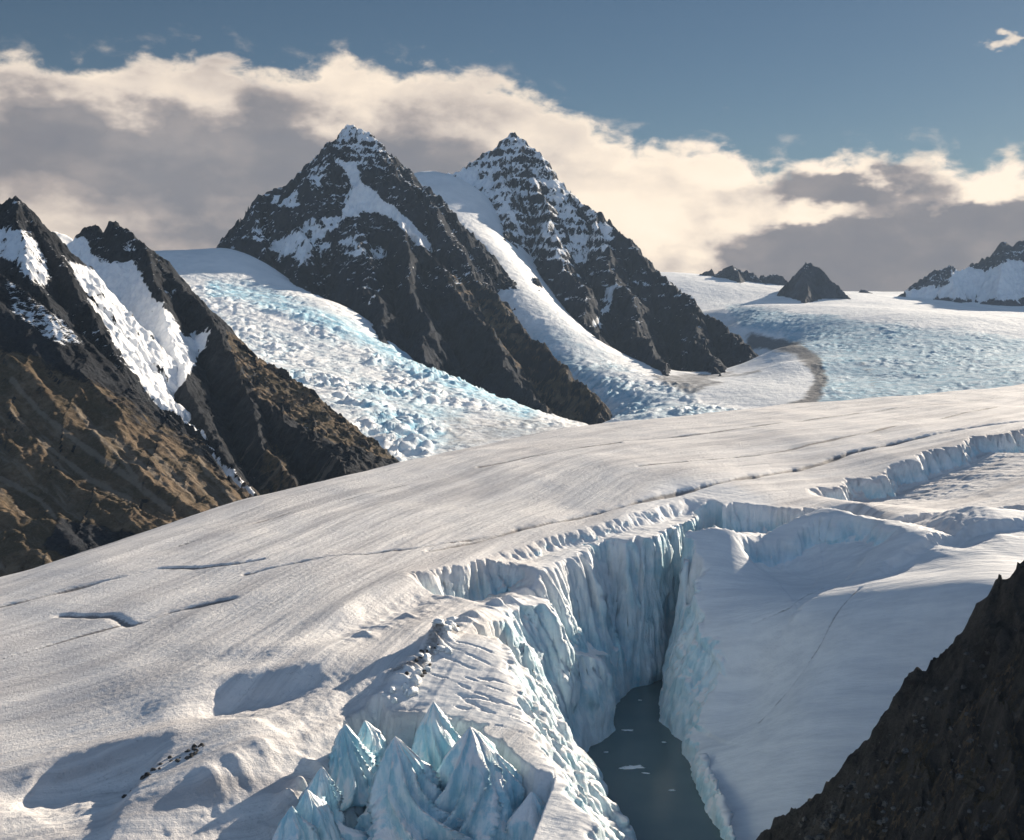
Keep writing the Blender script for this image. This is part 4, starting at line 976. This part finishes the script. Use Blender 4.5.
# dark dusted ice lumps in a line on the first block's rear edge
rnd = random.Random(4)
def place(name, kind, px, py, z, s, label, group, cat, mat, seed, up=0.5):
    x, y, _ = Q(px, py, z); zz = gz(x, y)
    me = lump_mesh(name, seed, s*rnd.uniform(.8, 1.4), s*rnd.uniform(.7, 1.1), s*rnd.uniform(1.0, 1.7), kind, 14, 9)
    o = link(name, me, mat, label, cat, 'thing', group); o.location = (x, y, zz-s*0.35); o.rotation_euler = (rnd.uniform(-.2, .2), rnd.uniform(-.2, .2), rnd.uniform(0, 6)); return o
_units = 'first second third fourth fifth sixth seventh eighth ninth'.split(); _tens = {2: 'twenty', 3: 'thirty', 4: 'forty', 5: 'fifty', 6: 'sixty', 7: 'seventy', 8: 'eighty', 9: 'ninety'}
_teens = 'tenth eleventh twelfth thirteenth fourteenth fifteenth sixteenth seventeenth eighteenth nineteenth'.split()
def ordinal(n):
    if n < 10: return _units[n-1]
    if n < 20: return _teens[n-10]
    if n >= 100: return 'hundredth' if n == 100 else 'hundred and '+ordinal(n-100)
    t, u = divmod(n, 10); return _tens[t][:-1]+'ieth' if u == 0 else _tens[t]+' '+_units[u-1]
def number_labels(group, fmt):
    os_ = [o for o in SC.objects if o.get('group') == group]
    os_.sort(key=lambda o: o.location.x/o.location.y)
    for i, o in enumerate(os_): o['label'] = fmt % ordinal(i+1)
g = 'broken ice blocks heaped behind the striped block'
where = ['by the dirty edge', 'in the dirty heap', 'at the top of the heap', 'at the foot of the heap']
for i in range(26):
    t = i/25; px = 396+62*t+rnd.uniform(-7, 7); py = 682-52*t+rnd.uniform(-7, 7)
    place('ice_block', 'block', px, py, 50, rnd.uniform(.7, 1.9), 'broken block of ice in the heap behind the striped block', g, 'ice block', M_SB, 700+i)
g = 'dark stones lying along the snow drift'
for i in range(26):
    px = rnd.uniform(118, 205); py = 776-(px-118)*0.21+rnd.uniform(-5, 5)
    place('stone', 'stone', px, py, 41, rnd.uniform(.25, .7), 'dark stone lying along the foot of the snow drift', g, 'stone', M_ST, 800+i)
g = 'dark stones in the heap behind the striped block'
for i in range(22):
    t = rnd.random(); px = 408+52*t+rnd.uniform(-6, 6); py = 672-46*t+rnd.uniform(-6, 6)
    place('stone', 'stone', px, py, 50, rnd.uniform(.25, .7), 'dark stone among the ice blocks behind the striped block', g, 'stone', M_ST, 860+i)
g = 'flat ice floes on the meltwater'
for i, (px, py, rx, ry, lb) in enumerate(((633,767,3.6,1.5,'larger flat ice floe on the meltwater'), (628,730,1.8,.8,'small ice floe near the left bank of the canyon'), (646,773,1.2,.5,'tiny ice sliver beside the larger floe'),
        (622,768,.9,.6,'crumb of ice left of the larger floe'), (664,742,.8,.5,'crumb of ice under the right wall of the canyon'), (640,700,.7,.4,'crumb of ice in the shadow at the canyon head'), (672,790,.9,.5,'crumb of ice near the right bank low in the picture'), (606,752,.8,.5,'crumb of ice against the left bank'))):
    x, y, _ = Q(px, py, 0.1); me = lump_mesh('ice_floe', 900+i, rx, ry, .22, 'floe', 26, 5)
    o = link('ice_floe', me, M_IB, lb, 'ice floe', 'thing', g); o.location = (x, y, -0.05); o.rotation_euler = (0, 0, 0.15-0.2*(i % 3))
g = 'boulders along the foot of the dark spur'
def drop_on(o, x, y, sink):
    deps = bpy.context.evaluated_depsgraph_get()
bpy.context.view_layer.update()
dg = bpy.context.evaluated_depsgraph_get()
def floor_at(x, y):
    hit, loc, n, i, ob, _ = SC.ray_cast(dg, (x, y, 400), (0, 0, -1)); return loc.z if hit else 0
for i in range(60):
    t = rnd.random(); px = 738+110*t+rnd.uniform(-10, 12); py = 838-62*t**1.1+rnd.uniform(-4, 22)
    x, y, _ = P(px, py, 281-rnd.uniform(0, 10)); s = rnd.uniform(.35, 1.3)**1.3
    me = lump_mesh('boulder', 1000+i, s*rnd.uniform(.8, 1.4), s*rnd.uniform(.8, 1.2), s*rnd.uniform(1.0, 1.6), 'block', 10, 7); me.polygons.foreach_set('use_smooth', np.zeros(len(me.polygons), bool))
    o = link('boulder', me, M_ST, 'dark angular boulder on the slope at the foot of the spur', 'boulder', 'thing', g); o.location = (x, y, floor_at(x, y)-s*.3); o.rotation_euler = (0, 0, rnd.uniform(0, 6))

g = 'loose rocks scattered over the dark spur'
for i in range(110):
    px = rnd.uniform(800, 1020); top = 803-(px-798)*1.03; py = rnd.uniform(top+22, 835)
    if py < top+20: continue
    t = (py-top)/(900-top)
    dx, dy, dz = P(px, py, 1000); L_ = math.sqrt(dx*dx+dy*dy+(dz-CZ)**2)
    hit, loc, nn, ii, ob, _m = SC.ray_cast(dg, (0, 0, CZ), (dx/L_, dy/L_, (dz-CZ)/L_))
    if not hit or ob != SPO: continue
    s_ = rnd.uniform(.28, .8)**1.2
    me = lump_mesh('rock', 1200+i, s_*rnd.uniform(.8, 1.5), s_*rnd.uniform(.8, 1.2), s_*rnd.uniform(.8, 1.4), 'block', 9, 6); me.polygons.foreach_set('use_smooth', np.zeros(len(me.polygons), bool))
    o = link('rock', me, M_RK, 'x', 'rock', 'thing', g); o.location = (loc.x, loc.y, loc.z-s_*.35); o.rotation_euler = (rnd.uniform(-.3, .3), rnd.uniform(-.3, .3), rnd.uniform(0, 6))
number_labels('loose rocks scattered over the dark spur', 'small grey rock, %s from the left among those lying on the dark spur')
number_labels('broken ice blocks heaped behind the striped block', 'broken ice block, %s from the left in the heap behind the striped block')
number_labels('dark stones lying along the snow drift', 'dark stone, %s from the left along the foot of the snow drift')
number_labels('dark stones in the heap behind the striped block', 'dark stone, %s from the left among the heaped ice blocks')
number_labels('boulders along the foot of the dark spur', 'dark boulder, %s from the left along the foot of the spur')
# ------------------------------------------------------------------ air
def haze():
    me = bpy.data.meshes.new('haze')
    x0, x1, y0, y1, z0, z1 = -1500, 3200, -250, 5200, -261, 760
    v = [(x0,y0,z0),(x1,y0,z0),(x1,y1,z0),(x0,y1,z0),(x0,y0,z1),(x1,y0,z1),(x1,y1,z1),(x0,y1,z1)]
    me.from_pydata(v, [], [(0,3,2,1),(4,5,6,7),(0,1,5,4),(1,2,6,5),(2,3,7,6),(3,0,4,7)])
    m = bpy.data.materials.new('air'); m.use_nodes = True; n = m.node_tree.nodes; n.clear()
    o = n.new('ShaderNodeOutputMaterial'); p = n.new('ShaderNodeVolumePrincipled')
    p.inputs['Color'].default_value = (0.55, 0.75, 1.0, 1); p.inputs['Density'].default_value = HAZE
    m.node_tree.links.new(p.outputs[0], o.inputs['Volume'])
    link('haze', me, m, 'faint blue haze filling the valley air', 'haze', 'stuff')
HAZE = 0.00003
if HAZE: haze()
